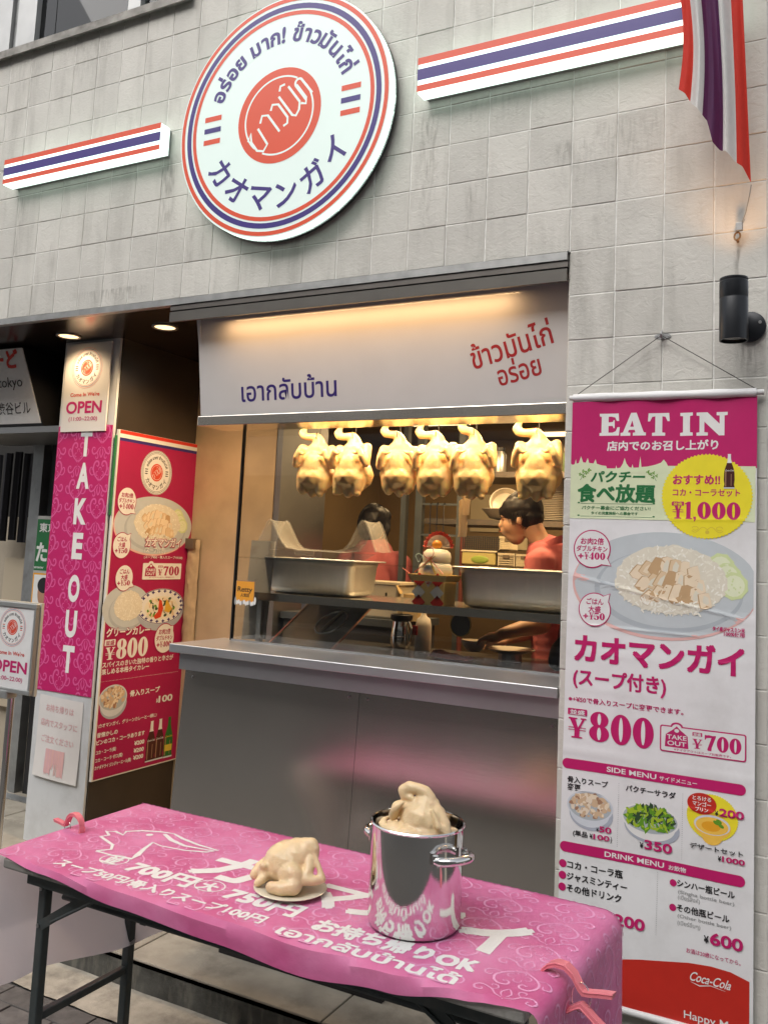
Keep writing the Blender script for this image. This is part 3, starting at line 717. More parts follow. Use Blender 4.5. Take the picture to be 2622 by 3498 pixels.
MB().tube([(.63, -.026, .283), (1.23, -.026, .281)], .011, 12).build('bottom_rod', mat('white_plastic', (.7, .7, .69)), bn, smooth=True)
P = Print(.00035)
# magenta head and skyline
P.rect(bx0, 1.900, bx1, 2.119, 'magenta', 1)
sky_pts = [(bx0, 1.89), (bx0, 1.916)]
for x, h in ((.655, 0), (.662, .002), (.666, .018), (.669, .004), (.676, .006), (.683, .028), (.690, .008), (.699, .007), (.705, .022), (.710, .006), (.724, .004), (.731, .018), (.735, .003), (.75, -.002), (.765, -.004), (.768, -.012), (.795, -.012), (.797, -.002), (.80, -.012), (.810, -.010), (.818, .004), (.823, .022), (.829, .003), (.838, -.008), (.845, -.010), (.848, .002), (.851, -.01), (.868, -.009), (.872, .026), (.876, -.008), (.895, -.006), (.92, .0), (.935, .006), (.943, .016), (.951, .006), (.956, -.004), (.985, -.004)):
    sky_pts.append((x, 1.912+h))
sky_pts += [(bx1-.003, 1.905), (bx1-.003, 1.89)]
P.poly(sky_pts, 'palegreen', 1.6)
P.rect(bx0, 1.738, bx1-.004, 1.8905, 'palegreen', 0.5); P.rect(bx0, 1.885, bx1-.003, 1.8905, 'palegreen', 1.5)
# EAT IN, bracketed heavy serif letters
def slab(x, y, w, h, ch, col='white', lay=2):
    q = lambda a, b: (x+a*w, y+b*h)
    pl = {'E': [[(0, 0), (0, .12), (.1, .14), (.1, .86), (0, .88), (0, 1), (.95, 1), (.98, .66), (.86, .66), (.78, .82), (.6, .86), (.45, .86), (.45, .6), (.66, .62), (.70, .7), (.76, .7), (.76, .34), (.70, .34), (.66, .44), (.45, .44), (.45, .14), (.66, .14), (.82, .2), (.9, .38), (1.02, .38), (.98, 0)]],
          'A': [[(0, 0), (0, .13), (.1, .15), (.42, 1.02), (.64, 1.02), (.93, .15), (1.02, .13), (1.02, 0), (.5, 0), (.5, .13), (.6, .15), (.57, .26), (.34, .26), (.30, .15), (.4, .13), (.4, 0)]],
          'T': [[(.2, 0), (.2, .13), (.34, .15), (.34, .86), (.2, .84), (.1, .64), (0, .64), (.03, 1), (.97, 1), (1, .64), (.9, .64), (.8, .84), (.66, .86), (.66, .15), (.8, .13), (.8, 0)]],
          'I': [[(.05, 0), (.05, .13), (.25, .15), (.25, .85), (.05, .87), (.05, 1), (.95, 1), (.95, .87), (.75, .85), (.75, .15), (.95, .13), (.95, 0)]],
          'N': [[(0, 0), (0, .13), (.1, .15), (.1, .85), (0, .87), (0, 1), (.36, 1), (.76, .5), (.76, .85), (.66, .87), (.66, 1), (1.02, 1), (1.02, .87), (.92, .85), (.92, 0), (.74, 0), (.26, .6), (.26, .15), (.38, .13), (.38, 0)]]}[ch]
    for p in pl: P.poly([q(*k) for k in p], col, lay)
    if ch == 'A': P.poly([q(.39, .40), q(.54, .40), q(.47, .68)], 'magenta', lay+1)
for ch, a, w in (('E', .741, .063), ('A', .808, .078), ('T', .893, .066), ('I', .989, .042), ('N', 1.040, .088)): slab(a, 2.006-(a-.74)*.018, w, .072, ch)
P.text('店内でのお召し上がり', .766, 1.960, .028, 'white', w=.338, bold=.028, ref=.85)
# coriander panel
P.text('パクチー', .716, 1.858, .033, 'green', w=.17, bold=.035, ref=.83, slant=.12)
P.text('食べ放題', .674, 1.797, .050, 'green', w=.246, bold=.035, ref=.83)
P.text('パクチー募金にご協力ください!', .689, 1.768, .011, 'green', w=.217, bold=.02, ref=.83); P.text('タイの児童施設への募金です', .720, 1.752, .009, 'green', w=.148, bold=.02, ref=.83)
for y in (1.786, 1.745): P.rect(.684, y, .912, y+.0011, 'green', 2); P.ell(.679, y+.003, .004, .0025, 'green', 2, 10); P.ell(.916, y+.003, .004, .0025, 'green', 2, 10)
def sprig(x, y, s, m=1):
    P.line([(x, y), (x+m*s*.25, y+s*.5), (x+m*s*.7, y+s*.9)], .0012, 'green', 2)
    for (a, b, r_) in ((.0, .55, .2), (.35, .35, .2), (.6, .7, .22), (.85, .95, .26), (.3, .85, .22)):
        for k in range(3): P.ell(x+m*s*(a+.1*math.cos(k*2.1)), y+s*(b+.1*math.sin(k*2.1)), s*r_*.55, s*r_*.34, 'leaf', 2, 7, jag=-.3, rot=k*1.1)
sprig(.682, 1.862, .034); sprig(.922, 1.860, .03, -1)
# yellow seal
P.ell(1.071, 1.814, .133, .131, 'yellow', 3, 150, jag=-.035)
P.text('おすすめ!!', .972, 1.852, .027, 'magenta', w=.138, lay=4, bold=.03, ref=.8)
P.text('コカ・コーラセット', .972, 1.816, .020, 'magenta', w=.195, lay=4, bold=.022, ref=.8)
P.rrect(.970, 1.784, 1.006, 1.796, .002, 'magenta', 4); P.text('並盛', .975, 1.786, .008, 'yellow', w=.026, lay=5, bold=.02, ref=.83)
P.fat('¥1,000', .972, 1.744, 1.170, 1.797, 'magenta', 'yellow', 4)
for s_ in (-1, 1):
    P.line([(1.075+s_*t*.045, 1.712+.008*math.sin(t*6)) for t in [k/14 for k in range(15)]], .0018, 'gold', 4)
    P.line([(1.075+s_*(.035+.009*math.cos(a)), 1.716+.006*math.sin(a)) for a in [k*.5 for k in range(12)]], .0016, 'gold', 4)
P.ell(1.075, 1.705, .006, .006, 'gold', 4, 10)
def cola(P, x, y0, h, lay, cap='white', body='cola', w=None, label='white'):
    w = w or h*.145
    prof = [(0, .50), (.04, .5), (.12, .44), (.25, .5), (.45, .48), (.58, .40), (.70, .26), (.8, .17), (.97, .14), (1, .17)]
    def seg(a, b, col, l_):
        pts = [p for p in prof if a < p[0] < b]
        def at(t):
            for (t0, r0), (t1, r1) in zip(prof, prof[1:]):
                if t0 <= t <= t1: return r0+(r1-r0)*(t-t0)/(t1-t0)
        pts = [(a, at(a))]+pts+[(b, at(b))]
        P.poly([(x+2*r_*w, y0+t*h) for t, r_ in pts]+[(x-2*r_*w, y0+t*h) for t, r_ in pts[::-1]], col, l_)
    seg(0, .74, body, lay); seg(.74, 1, cap, lay); seg(0, .035, 'bowl', lay+1); P.rect(x-.75*w, y0+h*.06, x-.55*w, y0+h*.5, 'bone2', lay+1); P.rect(x+.3*w, y0+h*.08, x+.42*w, y0+h*.42, 'bone2', lay+1)
    P.text('Coca-Cola', x-w*.8, y0+h*.50, h*.05, label, w=w*1.6, lay=lay+1, bold=.01, slant=.3)
cola(P, 1.136, 1.838, .105, 6)
# speech bubbles
def bubble(P, x, y, rx, ry, tail, lines, fill, ring, lay=5, tcol=None):
    tcol = tcol or ring
    a = math.atan2(tail[1]-y, tail[0]-x)
    for g_, c, l_ in ((1, ring, lay), (.94, fill, lay+1)):
        P.poly([(x+rx*g_*math.cos(a-.28), y+ry*g_*math.sin(a-.28)), (x+(tail[0]-x)*(1 if g_ == 1 else .955), y+(tail[1]-y)*(1 if g_ == 1 else .955)), (x+rx*g_*math.cos(a+.18), y+ry*g_*math.sin(a+.18)), (x, y)], c, l_+(.3 if g_ == 1 else .6))
        P.ell(x, y, rx*g_, ry*g_, c, l_, 40)
    for (t, dx, dy, w, h) in lines:
        if t.startswith('+'):
            P.text('+', x+dx, y+dy, h, tcol, w=h*.8, lay=lay+2, bold=.04); P.fat(t[1:], x+dx+h*.95, y+dy, x+dx+w, y+dy+h*1.1, tcol, fill, lay+2)
        else: P.text(t, x+dx, y+dy, h, tcol, w=w, lay=lay+2, bold=.02, ref=.8)
bubble(P, .726, 1.641, .060, .061, (.790, 1.588), [('お肉2倍', -.037, .016, .075, .018), ('ダブルチキン', -.050, -.007, .100, .016), ('+¥400', -.044, -.034, .088, .021)], 'paper', 'magenta')
bubble(P, .740, 1.450, .052, .053, (.789, 1.503), [('ごはん', -.027, .017, .055, .017), ('大盛', -.020, -.007, .040, .017), ('+¥50', -.036, -.032, .070, .020)], 'paper', 'magenta')
# rice plate
def riceplate(P, cx, cy, rx, ry, lay, seed=1, clip=None, cuc=True, meat=True, k_=1.0):
    rnd = random.Random(seed)
    cl = (lambda pts: [(min(a, clip), b) for a, b in pts]) if clip else (lambda pts: pts)
    E_ = lambda x, y, a, b, n=56: cl([(x+a*math.cos(2*PI*k/n), y+b*math.sin(2*PI*k/n)) for k in range(n)])
    P.poly(E_(cx-.004, cy-.006, rx*1.01, ry*1.02), 'blush' if meat else 'bowl2', lay-.5) if meat and not cuc == 2 else None
    P.poly(E_(cx, cy, rx, ry), 'plate', lay); P.poly(E_(cx+.01, cy-.02, rx*.80, ry*.78), 'plate2', lay+.5); P.poly(E_(cx+.015, cy-.012, rx*.76, ry*.74), 'plate', lay+.8)
    mx, my, mr, mh = cx+rx*.07, cy+ry*.03, rx*.60, ry*.72
    if cuc:
        for k in range(3):
            P.ell(cx+rx*(.60+.07*k), cy+ry*(.38-.17*k), rx*.15, ry*.27, 'cucumber', lay+1.4+k*.5, 18, jag=-.08, rot=-.3); P.ell(cx+rx*(.60+.07*k), cy+ry*(.38-.17*k), rx*.11, ry*.20, 'cucumber2', lay+1.6+k*.5, 14, rot=-.3)
            for q in range(8): P.ell(cx+rx*(.60+.07*k)+rnd.uniform(-1, 1)*rx*.07, cy+ry*(.38-.17*k)+rnd.uniform(-1, 1)*ry*.14, rx*.010, ry*.022, 'cucumber', lay+1.8+k*.5, 6)
    P.poly([(mx+mr*math.cos(2*PI*k/70)*(1+rnd.uniform(-.03, .03)), my+mh*math.sin(2*PI*k/70)*(1+rnd.uniform(-.03, .03))*(1 if k < 35 else .82)) for k in range(70)], 'rice2', lay+3)
    for k in range(int(620*k_)):
        a = rnd.uniform(0, 2*PI); q = math.sqrt(rnd.random()); x, y = mx+mr*q*math.cos(a)*.99, my+mh*q*math.sin(a)*(.98 if math.sin(a) > 0 else .84)
        P.ell(x, y, rx*.026, ry*.017, rnd.choice(('rice', 'rice', 'rice3', 'rice2')), lay+3.2+rnd.random()*.6, 6, rot=rnd.uniform(0, 3))
    if meat:
        for row in range(3):
            for k in range(7):
                t = (k-3)/3; x = mx+mr*(.02+.50*t+.10*(row-1)); y = my+mh*(.44-.34*row-.16*t*t)+rnd.uniform(-.012, .012)*ry; w, h = mr*.105, mh*.27*(1-.25*abs(t)); ro = -.28+.42*t+rnd.uniform(-.10, .10)
                def Q(a, b): return (x+a*w*math.cos(ro)-b*h*math.sin(ro), y+a*w*math.sin(ro)+b*h*math.cos(ro))
                e_ = [rnd.uniform(-.12, .12) for _ in range(8)]; l0 = lay+4+(row*7+k)*.10
                P.poly([Q(-.95, -.85+e_[0]), Q(0, -1.02+e_[1]), Q(1.0, -.86+e_[2]), Q(1.05, 0), Q(.95, .86+e_[3]), Q(0, 1+e_[4]), Q(-.9, .8+e_[5]), Q(-1.0, 0)], 'meat3', l0)
                P.poly([Q(-.80, -.80+e_[0]), Q(0, -.96+e_[1]), Q(1.0, -.82+e_[2]), Q(1.08, 0), Q(1.0, .84+e_[3]), Q(.05, .98+e_[4]), Q(-.72, .76+e_[5]), Q(-.78, 0)], rnd.choice(('meat', 'meat2', 'meat2')), l0+.03)
                P.poly([Q(-.2, -.6), Q(.6, -.5), Q(.75, .3), Q(.1, .66), Q(-.25, .1)], rnd.choice(('meat2', 'rice2')), l0+.06)
        for k in range(70):
            P.ell(mx+mr*rnd.uniform(-.5, .6), my-mh*rnd.uniform(.45, .8), rx*.03, ry*.018, rnd.choice(('rice3', 'rice')), lay+6, 6, rot=rnd.uniform(0, 3))
riceplate(P, .948, 1.541, .276, .160, 1, 3, clip=1.206)
P.text('タイ産ジャスミン米', 1.094, 1.414, .011, 'magenta', w=.09, lay=8, bold=.03, ref=.8); P.text('100%使用', 1.126, 1.401, .011, 'magenta', w=.057, lay=8, bold=.03, ref=.8)
P.text('カオマンガイ', .678, 1.291, .074, 'magenta', w=.505, bold=.036, ref=.80)
P.text('(スープ付き)', .676, 1.214, .046, 'magenta', w=.288, bold=.025, ref=.80)
P.text('※+¥50で骨入りスープに変更できます。', .663, 1.158, .015, 'magenta', w=.352, bold=.016, ref=.80)
P.rrect(.662, 1.116, .724, 1.136, .003, 'magenta', 2); P.text('並盛', .669, 1.119, .013, 'paper', w=.048, lay=3, bold=.02, ref=.83)
P.fat('¥', .664, 1.046, .722, 1.108, 'magenta', 'paper', 2); P.fat('800', .729, 1.043, .932, 1.135, 'magenta', 'paper', 2)
def takeout(P, x0, y0, x1, y1, fg, bgc, lay=2, outline=True):
    w, h = x1-x0, y1-y0
    if outline: P.rrect(x0, y0, x1, y1, h*.09, fg, lay); P.ell(x0+w*.2, y1, w*.07, h*.14, fg, lay); P.rrect(x0+w*.016, y0+h*.05, x1-w*.016, y1-h*.05, h*.06, bgc, lay+1); P.ell(x0+w*.2, y1-h*.06, w*.055, h*.13, bgc, lay+1.2)
    else: P.rrect(x0, y0, x1, y1, h*.07, bgc, lay+1); P.ell(x0+w*.2, y1, w*.06, h*.12, bgc, lay+1)
    q = lambda a, b: (x0+a*w, y0+b*h)
    P.poly([q(.06, .2), q(.34, .2), q(.33, .66), q(.28, .78), q(.245, .86), q(.2, 1.0), q(.155, .86), q(.12, .78), q(.07, .66)], fg, lay+2); P.ell(x0+.2*w, y0+.83*h, w*.028, h*.07, bgc, lay+3, 14)
    P.text('TAKE', *q(.083, .50), h*.17, bgc, w=w*.235, lay=lay+3, bold=.02); P.text('OUT', *q(.09, .27), h*.17, bgc, w=w*.225, lay=lay+3, bold=.02)
    P.rrect(x0+.385*w, y0+.72*h, x0+.50*w, y0+.86*h, .001, fg, lay+2); P.text('並盛', *q(.395, .74), h*.10, bgc, w=w*.09, lay=lay+3, bold=.02, ref=.83)
    P.fat('¥', x0+.385*w, y0+.26*h, x0+.50*w, y0+.62*h, fg, bgc, lay+2); P.fat('700', x0+.52*w, y0+.24*h, x0+.95*w, y0+.82*h, fg, bgc, lay+2)
    P.text('※テイクアウトはスープ別販売です。', *q(.17, .09), h*.08, fg, w=w*.66, lay=lay+2, bold=.01, ref=.8)
takeout(P, .948, 1.044, 1.190, 1.122, 'magenta', 'paper')
for y, ttl, jp in ((.950, 'SIDE MENU', 'サイドメニュー'), (.698, 'DRINK MENU', 'お飲物')):
    P.rrect(.650, y, 1.190, y+.031, .0155, 'magenta', 2); P.text(ttl, .789, y+.008, .0155, 'white', w=.15 if y > .9 else .176, lay=3, bold=.018); P.text(jp, .948 if y > .9 else .978, y+.008, .012, 'white', w=.108 if y > .9 else .05, lay=3, bold=.015, ref=.8)
P.text('骨入りスープ', .668, .910, .0165, 'black', w=.126, bold=.02, ref=.8); P.text('変更', .668, .888, .0165, 'black', w=.042, bold=.02, ref=.8)
P.text('パクチーサラダ', .848, .911, .0165, 'black', w=.148, bold=.02, ref=.8)
P.dots((.827, .928), (.826, .742), 34, .0011, 'grey'); P.dots((1.016, .928), (1.015, .742), 34, .0011, 'grey')
def bowl(P, cx, cy, rx, ry, cols, lay, seed, rim='bowl', mound=.8, n=150, green=False):
    rnd = random.Random(seed)
    P.ell(cx+rx*.06, cy-ry*.35, rx*.95, ry*.8, 'bowl2', lay-.5, 30); P.ell(cx, cy-ry*.28, rx*.86, ry*.72, rim, lay); P.ell(cx, cy, rx, ry*.74, rim, lay+.3); P.ell(cx, cy, rx*.93, ry*.66, 'plate2', lay+.6)
    for k in range(n):
        a = rnd.uniform(0, 2*PI); q = math.sqrt(rnd.random())*.9; x, y = cx+rx*q*math.cos(a)*.92, cy+ry*(q*math.sin(a)*.60+mound*.35*(1-q))
        s_ = rnd.uniform(.06, .16)
        P.ell(x, y, rx*s_*(1.3 if green else 1), ry*s_*.8, rnd.choice(cols), lay+1+.008*k, 7, jag=-.35 if green else -.15, rot=rnd.uniform(0, 3))
bowl(P, .740, .845, .071, .062, ('bone', 'bone3', 'bone2', 'bone', 'bone3', 'meat2'), 2, 5)
bowl(P, .922, .838, .086, .062, ('leaf', 'leaf2', 'leaf2', 'leaf3', 'leaf3', 'leaf'), 2, 6, rim='white', mound=1.0, n=190, green=True)
P.ell(1.099, .875, .072, .066, 'yellow', 2, 120, jag=-.03); P.ell(1.099, .850, .052, .034, 'orange2', 3, 30); P.ell(1.099, .826, .030, .028, 'orange2', 2.6, 20); P.ell(1.099, .854, .050, .028, 'bowl', 3.2, 30); P.ell(1.099, .852, .045, .024, 'orange2', 3.4, 30); P.ell(1.096, .850, .026, .014, 'orange', 3.6, 24)
for a, b in ((1.11, .863), (1.124, .856), (1.118, .867)): P.ell(a, b, .009, .005, 'leaf', 4, 10, rot=-.5)
P.ell(1.070, .910, .041, .030, 'cocared', 5, 30)
for k, t in enumerate(('とろける', 'マンゴー', 'プリン')): P.text(t, 1.070, .919-.0155*k, .011, 'white', w=(.052, .052, .036)[k], lay=6, bold=.02, align='c', ref=.8)
def price(P, t, x0, y0, x1, h, yen='black', col='magenta', yh=.6, lay=7):
    P.text('¥', x0, y0, h*yh, yen, w=h*yh*.7, lay=lay, bold=.03); P.text(t, x0+h*yh*.85, y0, h, col, w=x1-x0-h*yh*.85, lay=lay, bold=.03)
price(P, '200', 1.107, .884, 1.186, .022); price(P, '50', .762, .776, .808, .017); P.text('(単品', .690, .752, .015, 'black', w=.045, bold=.02, ref=.8); price(P, '100', .742, .752, .803, .015, yh=.9); P.text(')', .805, .752, .015, 'black', w=.005)
price(P, '350', .893, .751, .988, .027); P.text('デザートセット', 1.038, .782, .013, 'black', w=.146, bold=.025, ref=.8, lay=8); price(P, '1000', 1.116, .759, 1.189, .015, yh=.9)
P.dots((.947, .690), (.946, .514), 34, .0011, 'grey')
for y, t, w in ((.653, 'コカ・コーラ瓶', .170), (.618, 'ジャスミンティー', .184), (.583, 'その他ドリンク', .168)): P.ell(.661, y+.009, .012, .012, 'magenta', 2, 20); P.text(t, .675, y, .020, 'black', w=w, bold=.024, ref=.8)
price(P, '200', .806, .517, .914, .032)
for y, t, w in ((.664, 'シンハー瓶ビール', .16), (.595, 'その他瓶ビール', .146)): P.ell(.992, y+.006, .010, .010, 'magenta', 2, 20); P.text(t, 1.003, y, .018, 'black', w=w, bold=.022, ref=.8)
P.text('(Singha bottle beer)', 1.006, .644, .010, 'grey', w=.156, bold=.012, ref=.73); P.text('(เบียร์สิงห์)', 1.006, .628, .009, 'grey', w=.062, bold=.008, ref=.56)
P.text('(Other bottle beer)', 1.006, .577, .010, 'grey', w=.148, bold=.012); P.text('(เบียร์อื่นๆ)', 1.006, .557, .009, 'grey', w=.064, bold=.008, ref=.56)
price(P, '600', 1.080, .525, 1.186, .033); P.text('お酒は20歳になってから。', 1.032, .486, .012, 'magenta', w=.148, bold=.006, ref=.8)
wv = [(bx0-.008, .375), (.74, .395), (.837, .420), (.90, .434), (.973, .446), (1.04, .458), (1.10, .463), (1.153, .461), (1.203, .448)]
P.poly([(bx0-.010, .290)]+wv+[(1.203, .290)], 'cocared', 1)
P.text('Coca-Cola', 1.040, .412, .026, 'white', w=.112, lay=3, bold=.012, slant=.35, rot=.0)
P.line([(1.045, .408), (1.07, .402), (1.10, .410), (1.14, .405)], [.0005, .003, .002, .0005], 'white', 3)
P.text('Happy Meal', 1.028, .305, .022, 'white', w=.158, lay=3, bold=.006)
P.build('print', bn, lambda a, b, h: bfn(slantx(a, b), b, h+.0006), maxedge=.03)
hk = thing('banner_hook', 'small steel wall hook plate holding the cord of the menu banner', 'hook', (.931, 0, 2.329))
MB().prism([(.931+.026*math.cos(2*PI*k/20)*(1 if True else 1), 2.327+.009*math.sin(2*PI*k/20)) for k in range(20)], lambda a, b, d: (a, d, b), 0, -.003).build('plate', steel_d, hk)
MB().tube([(.931, -.003, 2.320), (.931, -.022, 2.318), (.931, -.028, 2.328), (.931, -.020, 2.338), (.931, -.012, 2.336)], .004, 8).build('hook_arm', steel_d, hk, smooth=True)
for s_ in (-1, 1): MB().sphere((.931+s_*.018, -.003, 2.327), .003, 8, 6).build('screw', steel_d, hk)
MB().tube([(.662, -.024, 2.143), (.931, -.022, 2.325), (1.212, -.024, 2.138)], .0016, 5).build('cord', mat('dark_cord', (.08, .075, .07), .6), bn)

# ================================================================ SWIRL ORNAMENT
def swirls(P, x0, y0, x1, y1, mw, mh, col, lay, w=.0012):
    def spiral(cx, cy, r, a0, turns, sgn, rot=0):
        n = int(14*turns); return [(cx+r*(1-.8*k/n)*math.cos(a0+sgn*turns*2*PI*k/n), cy+r*(1-.8*k/n)*math.sin(a0+sgn*turns*2*PI*k/n)) for k in range(n+1)]
    motif = []
    def leafy(cx, cy, r, a0, t, sg): motif.append((spiral(cx, cy, r, a0, t, sg), 1.2))
    # one large open C scroll with tendrils, mirrored about the axis of the column
    for s_ in (-1, 1):
        F = (lambda p: [(s_*a, b) for a, b in p])
        motif.append((F([(.02, -.46), (.10, -.40), (.22, -.30), (.30, -.16), (.28, -.02), (.20, .06), (.10, .05), (.07, -.02), (.11, -.07), (.16, -.04)]), 1.4))
        motif.append((F([(.24, -.28), (.36, -.30), (.45, -.22), (.44, -.12), (.37, -.10), (.35, -.17)]), 1))
        motif.append((F([(.02, .44), (.12, .40), (.20, .30), (.34, .26), (.42, .34), (.38, .43), (.30, .42), (.31, .36)]), 1.2))
        motif.append((F([(.20, .30), (.14, .22), (.16, .15), (.23, .15), (.23, .20)]), .9)); motif.append((F([(.03, .40), (.07, .30), (.03, .20), (.0, .16)]), .9))
    for k in range(4):
        a = k*PI/2; c_, d_ = .11*math.cos(a), -.26+.11*math.sin(a); motif.append(([(c_+.055*math.cos(a+q), d_+.055*math.sin(a+q)) for q in [-2.2+.55*z for z in range(9)]], .7))
    def smooth(p):
        out = []
        for i in range(len(p)-1):
            p0, p1, p2, p3 = p[max(0, i-1)], p[i], p[i+1], p[min(len(p)-1, i+2)]
            for q in range(4):
                t = q/4; out.append(tuple(.5*(2*p1[c]+(p2[c]-p0[c])*t+(2*p0[c]-5*p1[c]+4*p2[c]-p3[c])*t*t+(3*p1[c]-p0[c]-3*p2[c]+p3[c])*t**3) for c in (0, 1)))
        return out+[p[-1]]
    motif_s = [(smooth(p), w2) for p, w2 in motif]
    dots_ = [(.16, -.055, .013), (.0, .47, .014), (.31, .375, .012)]
    ny = int((y1-y0)/mh)+2; nx = int((x1-x0)/mw)+2
    for j in range(-1, ny+1):
        for i in range(-1, nx+1):
            cx, cy = x0+i*mw*1.02, y0+j*mh+(mh*.5 if i % 2 else 0)
            for pts, ww in motif_s:
                q = [(cx+a*mw*.98, cy+b*mh) for a, b in pts]; q = [p for p in q if x0+.001 < p[0] < x1-.001 and y0+.001 < p[1] < y1-.001]
                if len(q) > 2: P.line(q, [w*ww*(.7+.9*math.sin(PI*(k+.5)/len(q))) for k in range(len(q))], col, lay)
            for a, b, r_ in dots_+[(-a_, b_, r2) for a_, b_, r2 in dots_ if a_]:
                X, Y = cx+a*mw, cy+b*mh
                if x0+.004 < X < x1-.004 and y0+.004 < Y < y1-.004: P.ell(X, Y, r_*mw, r_*mw, col, lay, 7)

# ================================================================ PILLAR SIGNS
ts = thing('takeout_sign', 'tall magenta TAKE OUT sign with pale swirls on the white pillar face', 'sign', (-2.0, .38, .83))
MB().box((-2.182, .381, .835), (-1.806, .3845, 2.17)).build('panel', ink('magenta'), ts)
INK['swirl'] = (.66, .10, .30); INK['swirl_light'] = (.80, .36, .58)
P = Print(.0003); swirls(P, -2.182, .835, -1.806, 2.17, .155, .19, 'swirl', 1, .0045)
for ch, y, w_ in zip('TAKEOUT', (2.020, 1.855, 1.675, 1.501, 1.290, 1.116, .943), (.080, .088, .088, .072, .078, .078, .080)):
    P.text(ch, -1.977, y, .125, 'white', w=w_, lay=3, bold=.045, align='c')
P.build('lettering', ts, xz(.3808))
on_ = thing('opening_notice', 'white OPEN notice with the round logo on the pillar above the magenta sign', 'notice', (-2.0, .38, 2.1))
MB().box((-2.160, .372, 2.140), (-1.846, .3795, 2.60)).build('board', mat('notice_board', (.70, .69, .67), .5), on_)
P = Print(.0003); logo(P, -2.005, 2.47, .108, 1, txt='black', thin=.45)
P.text('Come In We\'re', -2.005, 2.322, .020, 'red', w=.205, bold=.02, align='c'); P.text('OPEN', -2.005, 2.236, .062, 'magenta', w=.25, bold=.028, align='c'); P.text('(11:00~22:00)', -2.005, 2.196, .021, 'magenta', w=.20, bold=.012, align='c')
P.build('lettering', on_, xz(.3718))
fn_ = thing('faded_notice', 'sun-bleached paper notice with washed-out pink writing taped low on the pillar', 'notice', (-2.0, .38, .6))
def fnp(u, v): return (-2.150+.30*u, .3825-.006*math.sin(PI*u)-.010*(1-v)**3, .425+.39*v-.01*u)
MB().grid(10, 12, fnp).build('sheet', mat('old_paper', (.70, .68, .66), .6, var=.04, vscale=9), fn_, smooth=True)
P = Print(.0003)
fpr = lambda a, b, h: (lambda q: (q[0], q[1]-.001-h, q[2]))(fnp((a+2.15)/.30, (b-.425)/.39))
for t, y, w in (('お持ち帰りは', .745, .19), ('店内でスタッフに', .672, .25), ('ご注文ください', .595, .22)): P.text(t, -2.0, y, .03, 'faded', w=w, bold=.012, align='c', ref=.8); P.build('lettering', fn_, fpr); P = Print(.0003)
for k in range(26):
    x = -2.07+.005*k; P.rect(x, .44+.06*random.random()*(1 if 8 < k < 18 else .2), x+.005, .565, random.choice(('faded', 'blush')), 1)
P.build('washed_out_print', fn_, fpr)
# poster board on the pillar's side
pb = thing('menu_poster', 'dark magenta takeaway menu poster with rice and curry on the pillar side', 'poster', (-1.79, .7, .44))
MB().box((-1.790, .398, .440), (-1.776, 1.0, 2.150)).build('board', mat('poster_board', (.72, .70, .64), .6), pb)
def pfn(a, b, h): return (-1.7757+h, a, b)
INK['posterred'] = (.37, .006, .075)
P = Print(.0003)
P.rect(.408, .446, .999, 2.148, 'posterred', .5)
P.rect(.408, 2.131, .999, 2.149, 'red', 1); P.rect(.408, 2.111, .999, 2.131, 'white', 1); P.rect(.408, 2.095, .999, 2.111, 'navy', 1)
logo(P, .690, 1.960, .117, 1, txt='black', thin=.45, ringc=('black', 'black', 'black'))
riceplate(P, .706, 1.684, .290, .150, 1, 7, k_=.6)
bubble(P, .489, 1.796, .067, .072, (.557, 1.733), [('お肉2倍', -.040, .020, .08, .021), ('ダブルチキン', -.055, -.008, .110, .020), ('+¥400', -.050, -.040, .100, .025)], 'white', 'posterred')
bubble(P, .477, 1.572, .063, .067, (.538, 1.637), [('ごはん', -.033, .022, .066, .021), ('大盛', -.023, -.006, .046, .021), ('+¥50', -.045, -.038, .088, .024)], 'white', 'posterred')
P.text('カオマンガイ', .638, 1.574, .044, 'posterred', w=.285, lay=8, bold=.09, ref=.8); P.text('カオマンガイ', .643, 1.577, .040, 'white', w=.274, lay=9, bold=.03, ref=.8)
P.text('(スープ付き)', .640, 1.543, .025, 'white', w=.158, lay=9, bold=.02, ref=.8); P.text('(スープ¥50・骨入りスープ+¥100)', .640, 1.512, .013, 'white', w=.298, lay=9, bold=.015, ref=.8)
takeout(P, .638, 1.402, .935, 1.487, 'posterred', 'white', 6, outline=False)
riceplate(P, .545, 1.262, .165, .115, 1, 9, cuc=False, meat=False, k_=.8)
P.ell(.797, 1.240, .180, .105, 'bowl2', 3); P.ell(.797, 1.262, .180, .092, 'white', 3.3); 
for k in range(22): a = 2*PI*k/22; P.ell(.797+.160*math.cos(a), 1.262+.079*math.sin(a), .014, .010, 'navy', 3.5, 8, jag=-.45); 
P.ring(.797, 1.262, .172, .178, 'navy', 3.6, 60, ry=.51); P.ell(.80, 1.255, .128, .060, 'rice', 3.8)
rnd = random.Random(4)
for k in range(90): P.ell(.80+rnd.uniform(-.1, .1), 1.255+rnd.uniform(-.045, .045), .013, .008, rnd.choice(('rice', 'rice2', 'meat2', 'meat', 'leaf3')) if k % 9 else 'leaf', 4+.002*k, 7, rot=rnd.uniform(0, 3))
P.poly([(.78, 1.30), (.80, 1.29), (.815, 1.25), (.80, 1.205), (.76, 1.195), (.745, 1.21), (.775, 1.235)], 'tomato', 5); P.poly([(.835, 1.30), (.85, 1.285), (.885, 1.245), (.86, 1.225), (.825, 1.235)], 'ginger', 5)
bubble(P, .511, 1.411, .063, .067, (.585, 1.366), [('ごはん', -.033, .022, .066, .021), ('大盛', -.023, -.006, .046, .021), ('+¥50', -.045, -.038, .088, .024)], 'white', 'posterred', 6)
